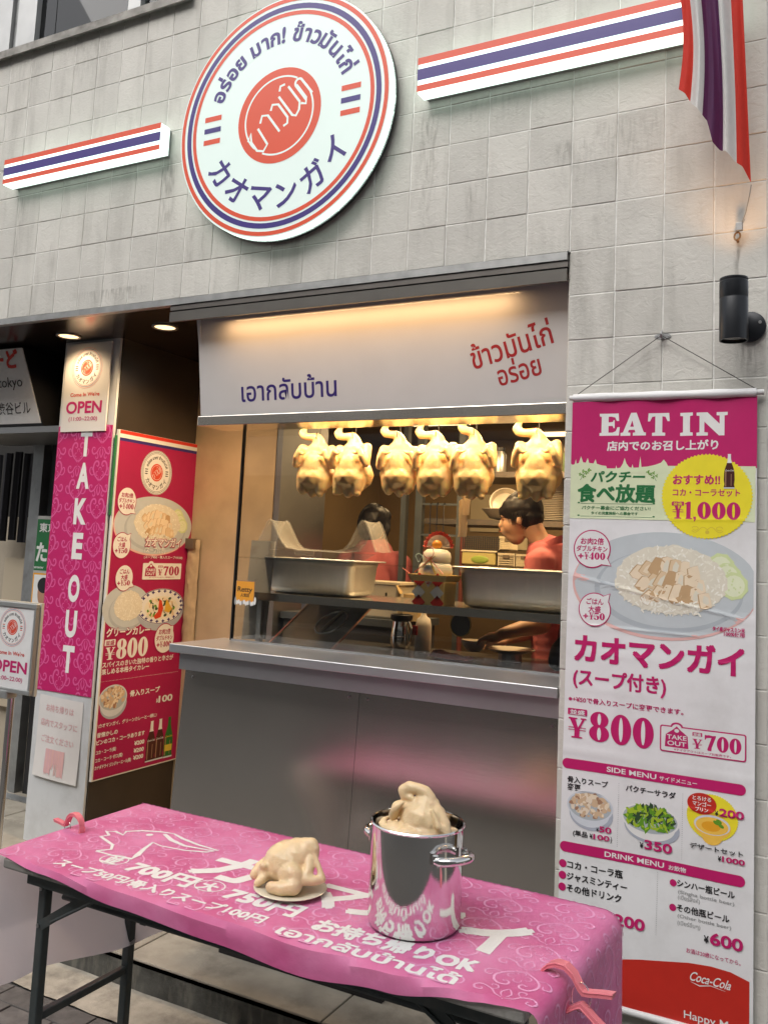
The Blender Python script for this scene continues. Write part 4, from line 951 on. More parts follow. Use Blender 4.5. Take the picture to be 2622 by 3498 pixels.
bubble(P, .840, 1.092, .078, .080, (.906, 1.158), [('お肉2倍', -.046, .024, .09, .024), ('ダブルチキン', -.062, -.008, .124, .022), ('+¥400', -.056, -.045, .112, .027)], 'white', 'posterred', 6)
P.text('グリーンカレー', .414, 1.124, .040, 'posterred', w=.318, lay=7, bold=.09, ref=.8); P.text('グリーンカレー', .419, 1.127, .036, 'white', w=.306, lay=8, bold=.03, ref=.8)
P.rrect(.415, 1.080, .487, 1.110, .004, 'white', 2); P.text('並盛', .422, 1.085, .020, 'posterred', w=.058, lay=3, bold=.02, ref=.83)
P.fat('¥', .424, 1.012, .488, 1.072, 'white', 'posterred', 2); P.fat('800', .494, 1.010, .722, 1.110, 'white', 'posterred', 2)
P.text('スパイスのきいた独特の香りと辛さが', .410, .977, .024, 'white', w=.512, bold=.02, ref=.8); P.text('楽しめる本格タイカレー', .410, .944, .024, 'white', w=.33, bold=.02, ref=.8)
P.dots((.39+.02, .909), (.965, .907), 60, .0016, 'white')
bowl(P, .500, .822, .095, .088, ('bone', 'bone3', 'bone2', 'bone', 'meat2'), 2, 15)
P.text('骨入りスープ', .616, .817, .026, 'white', w=.218, bold=.03, ref=.8); price(P, '100', .812, .760, .937, .034, yen='white', col='white')
P.text('\\カオマンガイ、グリーンカレーと一緒に/', .412, .690, .017, 'white', w=.415, bold=.015, ref=.8)
P.text('昔懐かしの', .412, .645, .020, 'white', w=.138, bold=.03, ref=.8); P.text('ビンのコカ・コーラあります', .412, .610, .020, 'white', w=.332, bold=.03, ref=.8)
for y, t, w in ((.565, 'コカ・コーラ(瓶)', .134), (.528, 'コカ・コーラ ゼロ(瓶)', .182), (.493, 'カナダドライ ジンジャーエール(瓶)', .245)):
    P.text(t, .413, y, .016, 'white', w=w, bold=.025, ref=.8); P.text('¥200', .672, y+.001, .020, 'white', w=.074, bold=.04)
cola(P, .795, .465, .205, 3, w=.034); cola(P, .860, .465, .207, 3, w=.034); cola(P, .930, .463, .210, 3, cap='bottlegreen', body='bottlegreen', w=.034, label='gold'); P.rect(.902, .497, .958, .530, 'gold', 7)
P.build('print', pb, pfn)
gs = MB().box((-1.7895, .386, 1.72), (-1.783, .400, 2.12)).build('edge_strip', ink('green'), pb)

# ================================================================ STAND SIGN AND THE NEIGHBOUR'S FRONT
st = thing('stand_sign', 'floor-standing framed OPEN sign on a steel pole at the left edge', 'sign', (-1.83, -.1, .105))
frm = mat('satin_silver', (.50, .51, .50), .35, .7, var=.05)
sx0, sx1, sz0, sz1 = -1.965, -1.672, .915, 1.305
b = MB(); b.box((sx0, -.108, sz1-.022), (sx1, -.088, sz1), bev=.003); b.box((sx0, -.108, sz0), (sx1, -.088, sz0+.020), bev=.003); b.box((sx1-.012, -.108, sz0+.02), (sx1, -.088, sz1-.022)); b.box((sx0, -.108, sz0+.02), (sx0+.012, -.088, sz1-.022)); b.build('frame', frm, st)
MB().box((sx0+.012, -.101, sz0+.02), (sx1-.012, -.095, sz1-.022)).build('sheet', ink('paper'), st)
MB().box((sx0, -.083, sz0-.005), (sx1+.004, -.070, sz1+.003)).build('back_frame', mat('cream_edge', (.60, .56, .47), .5), st)
P = Print(.0003); cxs = (sx0+sx1)/2; logo(P, cxs, 1.195, .085, 1, txt='black', thin=.5); P.text('Come In We\'re', cxs, 1.075, .017, 'red', w=.18, bold=.02, align='c'); P.text('OPEN', cxs, 1.003, .050, 'magenta', w=.225, bold=.028, align='c'); P.text('(11:00~22:00)', cxs, .966, .018, 'magenta', w=.18, bold=.012, align='c')
P.build('lettering', st, xz(-.1012))
MB().tube([(-1.835, -.060, .15), (-1.835, -.060, .93)], .0155, 14).build('pole', chrome, st, smooth=True); MB().box((-1.86, -.11, .885), (-1.81, -.05, .925), bev=.006).build('clamp', frm, st)
MB().tube([(-1.835, -.060, .115), (-1.835, -.06, .22)], .024, 14).build('pole_socket', steel_d, st, smooth=True)
b = MB(); b.box((-1.99, -.20, .106), (-1.95, .08, .118)); b.box((-1.73, -.20, .106), (-1.69, .08, .118)); b.box((-1.95, -.08, .106), (-1.73, -.04, .120)); b.build('foot', frm, st)
# neighbour: hanging light sign
ns = thing('neighbour_sign', 'white tilted box sign with black sides under the soffit at the left edge', 'sign', (-2.7, .5, 2.2))
def nsp(x, t, d=0): y0 = .33+(.42-.33)*t; return (x, y0-d, 2.60+(2.185-2.60)*t)
xr0, xr1 = -2.445, -2.345
MB().hexa([(-3.2, .42, 2.185), (xr1, .42, 2.185), (xr1, .85, 2.185), (-3.2, .85, 2.185), (-3.2, .33, 2.60), (xr0, .33, 2.60), (xr0, .85, 2.60), (-3.2, .85, 2.60)]).build('box', black_p, ns)
MB().hexa([(-3.19, .415, 2.20), (xr1-.012, .415, 2.20), (xr1-.012, .425, 2.20), (-3.19, .425, 2.20), (-3.19, .325, 2.595), (xr0-.005, .325, 2.595), (xr0-.005, .34, 2.595), (-3.19, .34, 2.595)]).build('face', ink('paper'), ns)
for t_, x_, z_, h_, c_, w_, bo in (('らーど', -2.49, 2.50, .085, 'red', .30, .04), ('tokyo', -2.47, 2.395, .055, 'black', .19, .0), ('渋谷ビル', -2.425, 2.255, .058, 'black', .26, .0)):
    P = Print(.0004); P.text(t_, x_, z_, h_, c_, w=w_, bold=bo, align='r', ref=.73 if t_ == 'tokyo' else .8); P.build('lettering', ns, lambda a, b, h: (a, .325+.09*(2.595-b)/.395-.0015-h, b))
MB().box((-3.2, .42, 2.150), (-2.19, .90, 2.183)).build('lower_frame', steel_d, ns)
nf = thing('neighbour_doorway', 'shadowed doorway of the next shop with grey aluminium posts and a beige wall', 'doorway', (-2.9, .9, .105))
nw = mat('beige_render', (.36, .31, .24), .85, var=.12, vscale=6, bump=.001, bscale=80)
MB().box((-4.4, 1.25, .105), (-3.02, 1.30, 1.72)).build('wall', nw, nf); MB().box((-3.5, 1.20, .5), (-3.22, 1.25, 1.45)).build('wall_panel', mat('beige_panel', (.44, .37, .27), .6), nf)
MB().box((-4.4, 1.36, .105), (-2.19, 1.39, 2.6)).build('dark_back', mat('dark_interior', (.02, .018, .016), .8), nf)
for x0, x1, y, m_ in ((-2.985, -2.93, .92, alum), (-2.925, -2.875, .90, alum), (-2.84, -2.80, .93, black_p), (-2.80, -2.735, .95, alum)): MB().box((x0, y, .105), (x1, y+.06, 2.16)).build('door_post', m_, nf)
MB().box((-2.735, .97, .105), (-2.19, 1.0, 2.16)).build('door_leaf', mat('dim_glass_door', (.06, .055, .05), .2, var=.3), nf)
MB().box((-3.0, 1.10, .106), (-2.3, 1.36, .116)).build('door_mat', mat('grey_purple_mat', (.12, .10, .13), .95, var=.4, vscale=60, bump=.003, bscale=200), nf)
MB().box((-2.99, .80, .106), (-2.19, .87, .112)).build('door_track', alum, nf)
cb = MB()
for k in range(6): x = -3.55+.1*k; cb.grid(6, 10, lambda u, v: (x+.085*u, 1.08+.02*math.sin(u*9+k), 1.55+.02*((k*37) % 5)/5+(2.12-1.55)*v))
gm_ = cb.build('hanging_coats', mat('dark_cloth', (.018, .018, .022), .9), nf)
sb = thing('street_poster_board', 'white board with a green poster and a man portrait half hidden behind the pillar', 'notice board', (-2.72, .85, 1.0))
MB().box((-2.815, .845, .86), (-2.50, .86, 1.72), bev=.004).build('board', mat('board_white', (.45, .44, .41), .6), sb)
P = Print(.0004); P.rect(-2.81, 1.40, -2.51, 1.70, 'green', 1); P.text('東京た', -2.79, 1.63, .045, 'white', w=.20, bold=.02, ref=.8); P.text('たくしー', -2.80, 1.46, .10, 'white', w=.40, bold=.03, ref=.8); P.text('www', -2.81, 1.41, .02, 'white', w=.08)
P.rect(-2.81, 1.08, -2.51, 1.385, 'orange', 1); P.rect(-2.80, 1.09, -2.51, 1.375, 'white', 2); P.ell(-2.715, 1.27, .045, .075, 'skin', 3); P.ell(-2.715, 1.315, .05, .045, 'black', 4)
P.poly([(-2.79, 1.09), (-2.76, 1.17), (-2.66, 1.17), (-2.62, 1.09)], 'navy', 3)
P.build('print', sb, xz(.8445))
# ================================================================ COUNTER AND WINDOW
ct = thing('steel_counter', 'brushed stainless steel serving counter with a projecting ledge', 'counter', (-.2, .1, .105))
ledge = mat('ledge_steel', (.62, .63, .64), .36, .85, var=.05, vscale=4, bump=.0003, bscale=18, bstretch=(1, 12, 12), rvar=.08)
MB().box((-1.01, 0, 1.155), (.615, .36, 1.19), bev=.003).build('ledge', ledge, ct)
MB().box((-.975, .028, 1.088), (.614, .12, 1.154)).build('apron', mat('apron_steel', (.50, .50, .51), .36, .9, var=.05, vscale=3, bump=.0002, bscale=20, bstretch=(1, 1, 20)), ct)
for x0, x1 in ((-1.0, -.187), (-.1855, .614)): MB().grid(16, 4, lambda u, v: (x0+(x1-x0)*u, (.040+.062*v)+.034*(1-((x0+(x1-x0)*u+.19)/.81)**2), .108+.99*v)).build('front_panel', steel, ct, smooth=True)
for sx_ in (-.96, -.23, -.15, .57):
    for sz_ in (.16, 1.05): MB().lathe([(0, 0), (.006, 0), (.005, .002), (0, .003)], (sx_, .040+.062*(sz_-.108)/.99+.034*(1-((sx_+.19)/.81)**2)-.001, sz_), 10, 'y').build('screw', steel_d, ct)
MB().box((-1.0, .138, .108), (-.985, 1.0, 1.154)).build('end_panel', steel, ct)
MB().box((-.98, .361, 1.12), (1.85, .98, 1.165)).build('worktop', mat('dark_worktop', (.17, .16, .15), .25, .8, var=.3, vscale=4), ct)
MB().box((-.98, .15, .11), (.61, .17, 1.15)).build('inner_panel', black_p, ct)
gw = thing('counter_glass', 'clear sneeze-guard glass of the counter window with a black left gasket', 'window', (-.2, .3, 1.19))
gl = glass('clear_pane', (.955, .965, .95), 1.0, 0)
MB().box((-.925, .300, 1.192), (.614, .304, 1.552)).build('lower_pane', gl, gw)
MB().box((-.925, .307, 1.545), (.614, .311, 2.122)).build('upper_pane', gl, gw)
MB().box((-.932, .296, 1.191), (-.925, .314, 2.122)).build('gasket', black_p, gw)
MB().box((-.925, .296, 2.120), (.614, .315, 2.130)).build('top_channel', mat('warm_channel', (.55, .42, .22), .25, .9), gw)
MB().box((-.925, .296, 1.1905), (.614, .3, 1.197)).build('bottom_channel', steel_d, gw)
sk = thing('window_sticker', 'small orange sticker with black lettering and white figures low on the glass', 'sticker', (-.865, .295, 1.35))
P = Print(.0003); P.rect(-.914, 1.352, -.814, 1.449, 'bone2', 0); P.rect(-.911, 1.355, -.817, 1.446, 'retty', 1); P.text('Retty', -.904, 1.402, .022, 'black', w=.078, bold=.02); P.text('人気店', -.886, 1.381, .013, 'black', w=.046, bold=.015, ref=.8)
for k in range(12): P.ell(-.913+.0095*k, 1.352+(.008 if k in (0, 11) else .0)+.003*(k % 3), .0055, .010 if k % 11 else .018, 'white' if k % 4 else 'grey', 2, 9)
P.build('print', sk, xz(.2945))
# shelf behind the glass
sh = thing('pan_shelf', 'steel shelf behind the glass carrying the two deep pans', 'shelf', (-.2, .5, 1.19))
b = MB(); b.box((-.90, .38, 1.392), (.612, .80, 1.398)); b.box((-.90, .378, 1.366), (.612, .384, 1.3985)); b.box((-.90, .796, 1.366), (.612, .802, 1.3985)); b.build('top', steel, sh)
for x in (-.86, .58): MB().box((x-.012, .40, 1.166), (x+.012, .424, 1.391)).build('leg', steel_d, sh); MB().box((x-.012, .76, 1.166), (x+.012, .784, 1.391)).build('leg', steel_d, sh)
pan_m = mat('pan_steel', (.50, .51, .50), .42, .9, var=.10, vscale=9, bump=.0004, bscale=30, bstretch=(6, 6, 1), rvar=.08, dirt=(.66, .65, .60), dirt_amt=.4, dirt_scale=9, dstretch=(5, 5, .8))
def rrpts(x0, y0, x1, y1, r, z, n=6):
    p = []
    for cx_, cy_, a0 in ((x1-r, y1-r, 0), (x0+r, y1-r, 90), (x0+r, y0+r, 180), (x1-r, y0+r, 270)):
        for k in range(n+1): a = R(a0+90*k/n); p.append((cx_+r*math.cos(a), cy_+r*math.sin(a), z))
    return p
def gn_pan(x0, y0, x1, y1, z1, h, label):
    t = thing('deep_pan', label, 'pan', ((x0+x1)/2, (y0+y1)/2, z1-h), 'deep steel pans on the shelf')
    rings = [rrpts(x0, y0, x1, y1, .03, z1-.006), rrpts(x0-.001, y0-.001, x1+.001, y1+.001, .03, z1-.002), rrpts(x0+.002, y0+.002, x1-.002, y1-.002, .03, z1)]
    inn = rrpts(x0+.022, y0+.022, x1-.022, y1-.022, .035, z1); rings += [inn, rrpts(x0+.026, y0+.026, x1-.026, y1-.026, .035, z1-.006), rrpts(x0+.034, y0+.034, x1-.034, y1-.034, .04, z1-h+.03), rrpts(x0+.045, y0+.045, x1-.045, y1-.045, .04, z1-h+.006), rrpts(x0+.065, y0+.065, x1-.065, y1-.065, .03, z1-h+.002)]
    MB().loft(rings, cap1=True).build('inside', pan_m, t, smooth=50)
    out = [rrpts(x0+.024, y0+.024, x1-.024, y1-.024, .035, z1-.006), rrpts(x0+.025, y0+.025, x1-.025, y1-.025, .035, z1-.024), rrpts(x0+.030, y0+.030, x1-.030, y1-.030, .037, z1-.028), rrpts(x0+.034, y0+.034, x1-.034, y1-.034, .042, z1-h+.03), rrpts(x0+.040, y0+.040, x1-.040, y1-.040, .042, z1-h+.010), rrpts(x0+.058, y0+.058, x1-.058, y1-.058, .035, z1-h)]
    MB().loft(out, cap1=True).build('body', pan_m, t, smooth=50)
    return t
gn_pan(-.905, .415, -.395, .72, 1.556, .155, 'deep steel pan at left under the folded clear plastic lid')
gn_pan(.045, .40, .612, .715, 1.558, .158, 'open deep steel pan on the right, beside the rice cake ornament')
# folded clear lid
lid = thing('plastic_cover', 'cloudy clear plastic lid folded up into two peaks on the left steel pan', 'cover', (-.65, .55, 1.56))
clr = bpy.data.materials.new('cloudy_plastic'); clr.use_nodes = True; n, l = nt(clr); pb_ = n['Principled BSDF']; pb_.inputs['Base Color'].default_value = (.72, .69, .62, 1); pb_.inputs['Roughness'].default_value = .3
tr = n.new('ShaderNodeBsdfTransparent'); mx = n.new('ShaderNodeMixShader'); lwt = n.new('ShaderNodeLayerWeight'); lwt.inputs[0].default_value = .35; mr = n.new('ShaderNodeMapRange'); mr.inputs[3].default_value = .12; mr.inputs[4].default_value = .50
l.new(lwt.outputs['Facing'], mr.inputs[0]); l.new(mr.outputs[0], mx.inputs[0]); l.new(tr.outputs[0], mx.inputs[1]); l.new(pb_.outputs[0], mx.inputs[2]); l.new(mx.outputs[0], n['Material Output'].inputs[0])
prof = [(-.925, 1.590), (-.905, 1.615), (-.870, 1.680), (-.855, 1.712), (-.842, 1.722), (-.828, 1.712), (-.800, 1.665), (-.775, 1.625), (-.745, 1.600), (-.70, 1.594), (-.50, 1.592), (-.455, 1.600), (-.425, 1.630), (-.395, 1.690), (-.375, 1.722), (-.360, 1.728), (-.348, 1.715), (-.320, 1.650), (-.300, 1.600)]
b = MB(); b.grid(len(prof)-1, 6, lambda u, v: (prof[round(u*(len(prof)-1))][0], .42+.13*v, prof[round(u*(len(prof)-1))][1]-.004*math.sin(PI*v))); b.build('sheet', clr, lid, smooth=50)
MB().tube([(a, .42, c) for a, c in prof], .0045, 6).build('front_rim', clr, lid, smooth=True); MB().tube([(a, .55, c) for a, c in prof], .0045, 6).build('rear_rim', clr, lid, smooth=True)
MB().prism([(-.925, 1.588), (-.842, 1.715), (-.80, 1.655), (-.745, 1.592)], lambda a, c, d: (a, d, c), .424, .427).build('peak_panel', clr, lid)
MB().prism([(-.455, 1.592), (-.395, 1.685), (-.360, 1.722), (-.302, 1.596)], lambda a, c, d: (a, d, c), .424, .427).build('peak_panel', clr, lid)
MB().prism([(-.90, 1.562), (-.925, 1.588), (-.302, 1.590), (-.36, 1.560)], lambda a, c, d: (a, d, c), .424, .427).build('skirt', clr, lid)
MB().box((-.70, .412, 1.570), (-.60, .420, 1.592), bev=.003).build('tab', clr, lid)
# orange, rice cakes, stand: the New Year ornament
km = thing('new_year_ornament', 'New Year rice cake ornament with orange and paper fan on a yellow stand', 'ornament', (-.04, .45, 1.398))
kraft = mat('yellow_card', (.85, .62, .24), .6, var=.06)
K = Vector((-.04, .455, 0))
MB().hexa([(K.x-.062, .40, 1.399), (K.x+.062, .40, 1.399), (K.x+.062, .52, 1.399), (K.x-.062, .52, 1.399), (K.x-.066, .398, 1.492), (K.x+.066, .398, 1.492), (K.x+.066, .522, 1.492), (K.x-.066, .522, 1.492)]).build('stand', kraft, km)
tr_ = MB(); tr_.loft([[(K.x-a, .455-b_, z), (K.x+a, .455-b_, z), (K.x+a, .455+b_, z), (K.x-a, .455+b_, z)] for a, b_, z in ((.074, .070, 1.492), (.086, .080, 1.518), (.084, .078, 1.518), (.072, .068, 1.494))]); tr_.build('tray', kraft, km)
moc = mat('rice_cake', (.86, .80, .68), .35, sss=.3, sssr=(.8, .5, .3))
MB().lathe([(0, 1.500), (.058, 1.502), (.068, 1.515), (.070, 1.530), (.066, 1.555), (.056, 1.566), (0, 1.568)], (K.x, .455, 0), 36).build('lower_rice_cake', moc, km, smooth=60)
MB().lathe([(.050, 1.562), (.057, 1.570), (.059, 1.590), (.054, 1.608), (.040, 1.620), (.015, 1.624), (0, 1.624)], (K.x+.004, .455, 0), 36).build('upper_rice_cake', moc, km, smooth=60)
MB().sphere((K.x+.004, .452, 1.640), (.021, .021, .018), 20, 12).build('orange', mat('mandarin', (.80, .30, .02), .4, bump=.0006, bscale=300), km, smooth=True)
fan = MB(); 
for k in range(24):
    a0, a1 = PI*(.0+k/24), PI*(.0+(k+1)/24); am = (a0+a1)/2; c0 = Vector((K.x+.003, .472, 1.628))
    q = lambda r_, a, y: (c0.x+r_*math.cos(a), y, c0.z+r_*math.sin(a))
    for ra, rb, mi in ((.016, .052, 0), (.052, .066+.003*(k % 2), 1)):
        fan.cur = mi; fan.add([q(ra, a0, .472), q(rb, a0, .472), q(rb, am, .466), q(ra, am, .468), q(rb, a1, .472), q(ra, a1, .472)], [(0, 1, 2, 3), (3, 2, 4, 5)])
fan.build('fan', [mat('fan_white', (.74, .62, .52), .6), mat('fan_red', (.60, .06, .03), .6, var=.5, vscale=260)], km, weld=False)
dm = MB()
def diamond(cx_, cz_, s_, mi): dm.cur = mi; dm.add([(cx_-s_, .394, cz_), (cx_, .394, cz_-s_), (cx_+s_, .394, cz_), (cx_, .394, cz_+s_)], [(0, 1, 2, 3)])
for cx_, cz_, mi in ((-.042, 1.496, 0), (.038, 1.496, 0), (-.044, 1.448, 1), (.038, 1.448, 1), (-.042, 1.402+.006, 0), (.040, 1.402+.006, 0)): diamond(K.x+cx_, cz_, .030, mi)
dm.cur = 1; dm.add([(K.x-.034, .3935, 1.518), (K.x, .392, 1.468), (K.x+.034, .3935, 1.518)], [(0, 1, 2)]); dm.build('paper_diamond', [ink('red'), ink('white')], km, weld=False)
P = Print(.0002); P.text('賀', K.x, 1.500, .014, 'red', align='c', bold=.03, ref=.85); P.text('正', K.x, 1.482, .014, 'red', align='c', bold=.03, ref=.85); P.build('lettering', km, xz(.3915))
rb = MB(); rb.tube([(K.x-.005+.023*math.cos(a), .392, 1.607+.023*math.sin(a)) for a in [2*PI*k/20 for k in range(20)]], .0014, 5, closed=True); rb.build('cord_ring', mat('red_cord', (.45, .05, .05), .5), km)
for x0, z0, x1, z1, c in ((K.x+.01, 1.585, K.x-.06, 1.525, (.65, .08, .06)), (K.x+.01, 1.575, K.x+.065, 1.525, (.72, .30, .26)), (K.x+.005, 1.575, K.x+.035, 1.520, (.8, .6, .1)), (K.x-.03, 1.545, K.x+.03, 1.595, (.55, .42, .2)), (K.x-.085, 1.520, K.x-.115, 1.540, (.68, .2, .16))):
    MB().bar((x0, .389, z0), (x1, .384, z1), .006, .002).build('ribbon', mat('ribbon_%d' % int(c[1]*100), c, .5), km)
MB().tube([(K.x-.045+.012*math.cos(a)*(1+.3*math.sin(3*a)), .388, 1.585+.016*math.sin(a)) for a in [2*PI*k/20 for k in range(20)]], .002, 5, closed=True).build('crane_knot', mat('pale_blue_cord', (.45, .60, .58), .5), km)
# warmer lid standing on the worktop
wl_ = thing('warmer_lid', 'shiny steel warmer lid with a round recessed handle tilted behind the glass', 'lid', (-.6, .6, 1.166))
La, Lb, Lc, Ld = Vector((-.82, .44, 1.172)), Vector((-.50, .44, 1.172)), Vector((-.425, .66, 1.36)), Vector((-.745, .66, 1.36))
def lp(u, v, h=0): nrm = (Lb-La).cross(Ld-La).normalized(); p = La+(Lb-La)*u+(Ld-La)*v-nrm*(-h); return tuple(p-nrm*2*h if False else p)
b = MB(); b.hexa([lp(0, 0), lp(1, 0), lp(1, 1), lp(0, 1), lp(0, 0, .006), lp(1, 0, .006), lp(1, 1, .006), lp(0, 1, .006)]); b.build('sheet', mat('mirror_lid', (.42, .42, .42), .13, 1, rvar=.05), wl_)
hd = MB(); hd.tube([lp(.62+.20*math.cos(a), .55+.25*math.sin(a), .008) for a in [2*PI*k/28 for k in range(28)]], .003, 6, closed=True); hd.tube([lp(.60, .32, .012), lp(.64, .78, .012)], .006, 8); hd.build('handle', steel_d, wl_, smooth=True)
for u in (.0, 1.): MB().bar(lp(u, 0, .006), lp(u, 1, .006), .008, .008).build('edge', steel, wl_)
bd = thing('white_board', 'pale scuffed board leaning in the left corner behind the glass', 'board', (-.88, .39, 1.19))
MB().hexa([(-.920, .365, 1.191), (-.845, .43, 1.191), (-.842, .436, 1.191), (-.917, .371, 1.191), (-.905, .375, 1.625), (-.825, .44, 1.625), (-.822, .446, 1.625), (-.902, .381, 1.625)]).build('panel', mat('scuffed_white', (.50, .47, .44), .5, var=.08, dirt=(.30, .24, .20), dirt_amt=.7, dirt_scale=16), bd)
pbg = thing('wrapped_roll', 'crumpled tan paper cover hanging on the beige wall above the ledge corner', 'cover', (-1.73, .97, 1.05))
pc = MB(); pc.grid(14, 30, lambda u, v: (-1.785+.085*u-.02*v*(1-u)+.004*mnoise.noise(Vector((u*4, v*9, 0))), .990-.022*math.sin(PI*u)-.010*mnoise.noise(Vector((u*6, v*14, 3))), 1.02+.60*v)); pc.build('sheet', mat('tan_paper', (.50, .36, .21), .5, var=.12, vscale=20), pbg, smooth=True)
MB().box((-1.79, .955, 1.57), (-1.72, .99, 1.625)).build('band', mat('brown_band', (.14, .10, .07), .5), pbg)

# ================================================================ HANGING CHICKENS
skin_c = mat('chicken_skin', (.84, .59, .28), .30, sss=.35, sssr=(1, .45, .2), var=.11, vscale=22, bump=.0020, bscale=170, coat=.4, dirt=(.72, .42, .24), dirt_amt=.6, dirt_scale=22)
raw_c = mat('poached_skin', (.80, .60, .35), .36, sss=.2, sssr=(1, .5, .25), var=.08, vscale=20, bump=.0018, bscale=170, coat=.3, dirt=(.70, .46, .30), dirt_amt=.35, dirt_scale=14)
def chicken_prims(seed, tw=0.0):
    r_ = random.Random(seed); j = lambda s: r_.uniform(-s, s); nk = j(.010)
    p = [('e', (0, .0, -.170), (.094, .078, .076)), ('e', (0, -.016, -.186), (.084, .074, .056)), ('e', (0, -.002, -.118), (.076, .064, .068)), ('e', (0, .0, -.070), (.058, .046, .050)),
         ('c', [(0, 0, -.06), (.0, -.002, -.030), (-.008, -.008, -.008), (-.026, -.014, -.002+nk*.5), (-.046+nk, -.018, -.002+nk*.5), (-.064+nk, -.018, .002+nk*.5), (-.074+nk, -.014, .014+nk*.5), (-.070+nk, -.012, .028+nk*.5)], [.040, .030, .0215, .0175, .0165, .0185, .0190, .014]),
         ('c', [(-.072+nk, -.010, .028), (-.054+nk, -.012, .036)], [.011, .005])]
    for s_ in (-1, 1):
        dy = j(.010); dz = j(.012)
        p.append(('c', [(s_*.045, -.006, -.080), (s_*.074, -.014+dy, -.066+dz)], [.030, .022]))     # shoulder
        p.append(('c', [(s_*.072, -.016+dy, -.068+dz), (s_*.083, -.030+dy, -.10+dz), (s_*.088, -.042+dy, -.138+dz)], [.023, .020, .0165]))     # upper wing
        p.append(('c', [(s_*.087, -.046+dy, -.140+dz), (s_*.076, -.066+dy, -.108+dz), (s_*.064, -.068, -.082+dz)], [.0145, .0145, .0135]))     # forewing folded to the front
        p.append(('c', [(s_*.064, -.068, -.082+dz), (s_*.046, -.070, -.088), (s_*.026, -.067, -.080)], [.011, .008, .003]))
        p.append(('c', [(s_*.044, -.030, -.195), (s_*.048, -.038, -.226), (s_*.042, -.042, -.246)], [.038, .028, .018]))     # thigh and stump
        p.append(('e', (s_*.045+j(.010), -.046, -.252+j(.005)), (.018, .015, .013)))
    p.append(('c', [(0, -.016, -.225), (.004*tw, -.034, -.258)], [.036, .016]))
    p.append(('e', (0, -.052, -.150), (.046, .026, .070)))
    return p
meshes = []
HK = [(-.655, .55, 0, 1.00), (-.470, -.1, 1, 1.0), (-.250, 1.5, 2, 1.02), (-.070, 0, 0, 1.0), (.100, 1.3, 1, 1.02), (.366, .35, 2, 1.02)]
LB = ['hanging chicken at the far left end of the row', 'second hanging chicken from the left, brightly lit, wing touching its left neighbour', 'third hanging chicken from the left, turned with one leg stump showing', 'fourth hanging chicken from the left, broad breast lit from above', 'fifth hanging chicken from the left, turned sideways above the white cloth strip', 'hanging chicken alone at the right end above the bent cook']
rod = thing('hanging_rail', 'steel rail along the top of the window from which the chickens hang', 'rail', (-.2, .5, 2.17))
MB().tube([(-.90, .50, 2.195), (.612, .50, 2.195)], .006, 10).build('rail', steel_d, rod, smooth=True)
for k in (-.9, .6): MB().box((k-.01, .49, 2.195), (k+.01, .51, 2.45)).build('bracket', steel_d, rod)
protos = {}
for i, (x, tw, v, sc) in enumerate(HK):
    t = thing('hanging_chicken', LB[i], 'chicken', (x, .50, 2.104), 'whole chickens hanging in the window')
    o = blob('body', chicken_prims(100+i*13, tw), skin_c, None, .0042, 8, .0007, 50); o.parent = t
    o.rotation_euler = (random.uniform(-.03, .03), random.uniform(-.04, .05), .18*tw); o.scale = (sc*(1.0 if abs(tw) < 1 else .92), sc, sc*random.uniform(.98, 1.03))
    hb = MB(); hb.tube([(0, .002, .088), (0, .0, .03), (.001, -.004, -.012), (.002, -.022, -.022), (0, -.032, -.010), (0, -.030, .012), (0, -.026, .018)], [.0022]*5+[.0018, .0006], 6)
    ho = hb.build('hook', mat('dark_hook', (.05, .045, .04), .4, .6), None); ho.parent = t
# heat lamps above the birds
for k, (x, e_) in enumerate(((-.60, 1.6), (-.45, 4.2), (-.22, 1.3), (-.06, 4.2), (.16, 1.2), (.37, 3.4))):
    if k % 2 == 1:
        hl = thing('heat_lamp', ['', 'heat lamp bulb above the second hanging chicken', '', 'heat lamp bulb above the fourth hanging chicken', '', 'heat lamp bulb above the right end chicken'][k], 'lamp', (x, .44, 2.30), 'heat lamps behind the fascia')
        MB().lathe([(.004, .06), (.018, .05), (.036, .0), (.038, -.004), (.036, -.002), (.016, .044)], (x, .44, 2.30), 20).build('shade', steel_d, hl, smooth=True); MB().sphere((x, .44, 2.312), .016, 12, 8).build('bulb', emit('bulb', (1, .65, .28), 8), hl, smooth=True)
        s_ = bpy.data.lights.new('heat_lamp_light', 'SPOT'); s_.energy = e_*1.7; s_.color = (1, .64, .28); s_.spot_size = R(90); s_.spot_blend = .7; s_.shadow_soft_size = .02
        o = bpy.data.objects.new('heat_lamp_light', s_); S.collection.objects.link(o); o.parent = hl; o.location = (0, -.02, -.015); o.rotation_euler = (R(-8), 0, 0)
al = bpy.data.lights.new('window_strip_light', 'AREA'); al.shape = 'RECTANGLE'; al.size = 1.4; al.size_y = .04; al.energy = 7; al.color = (1, .74, .44)
alo = bpy.data.objects.new('window_strip_light', al); S.collection.objects.link(alo); alo.location = Vector((-.15, .335, 2.21))-WL[rod.name]; alo.rotation_euler = (R(24), 0, 0); alo.parent = rod
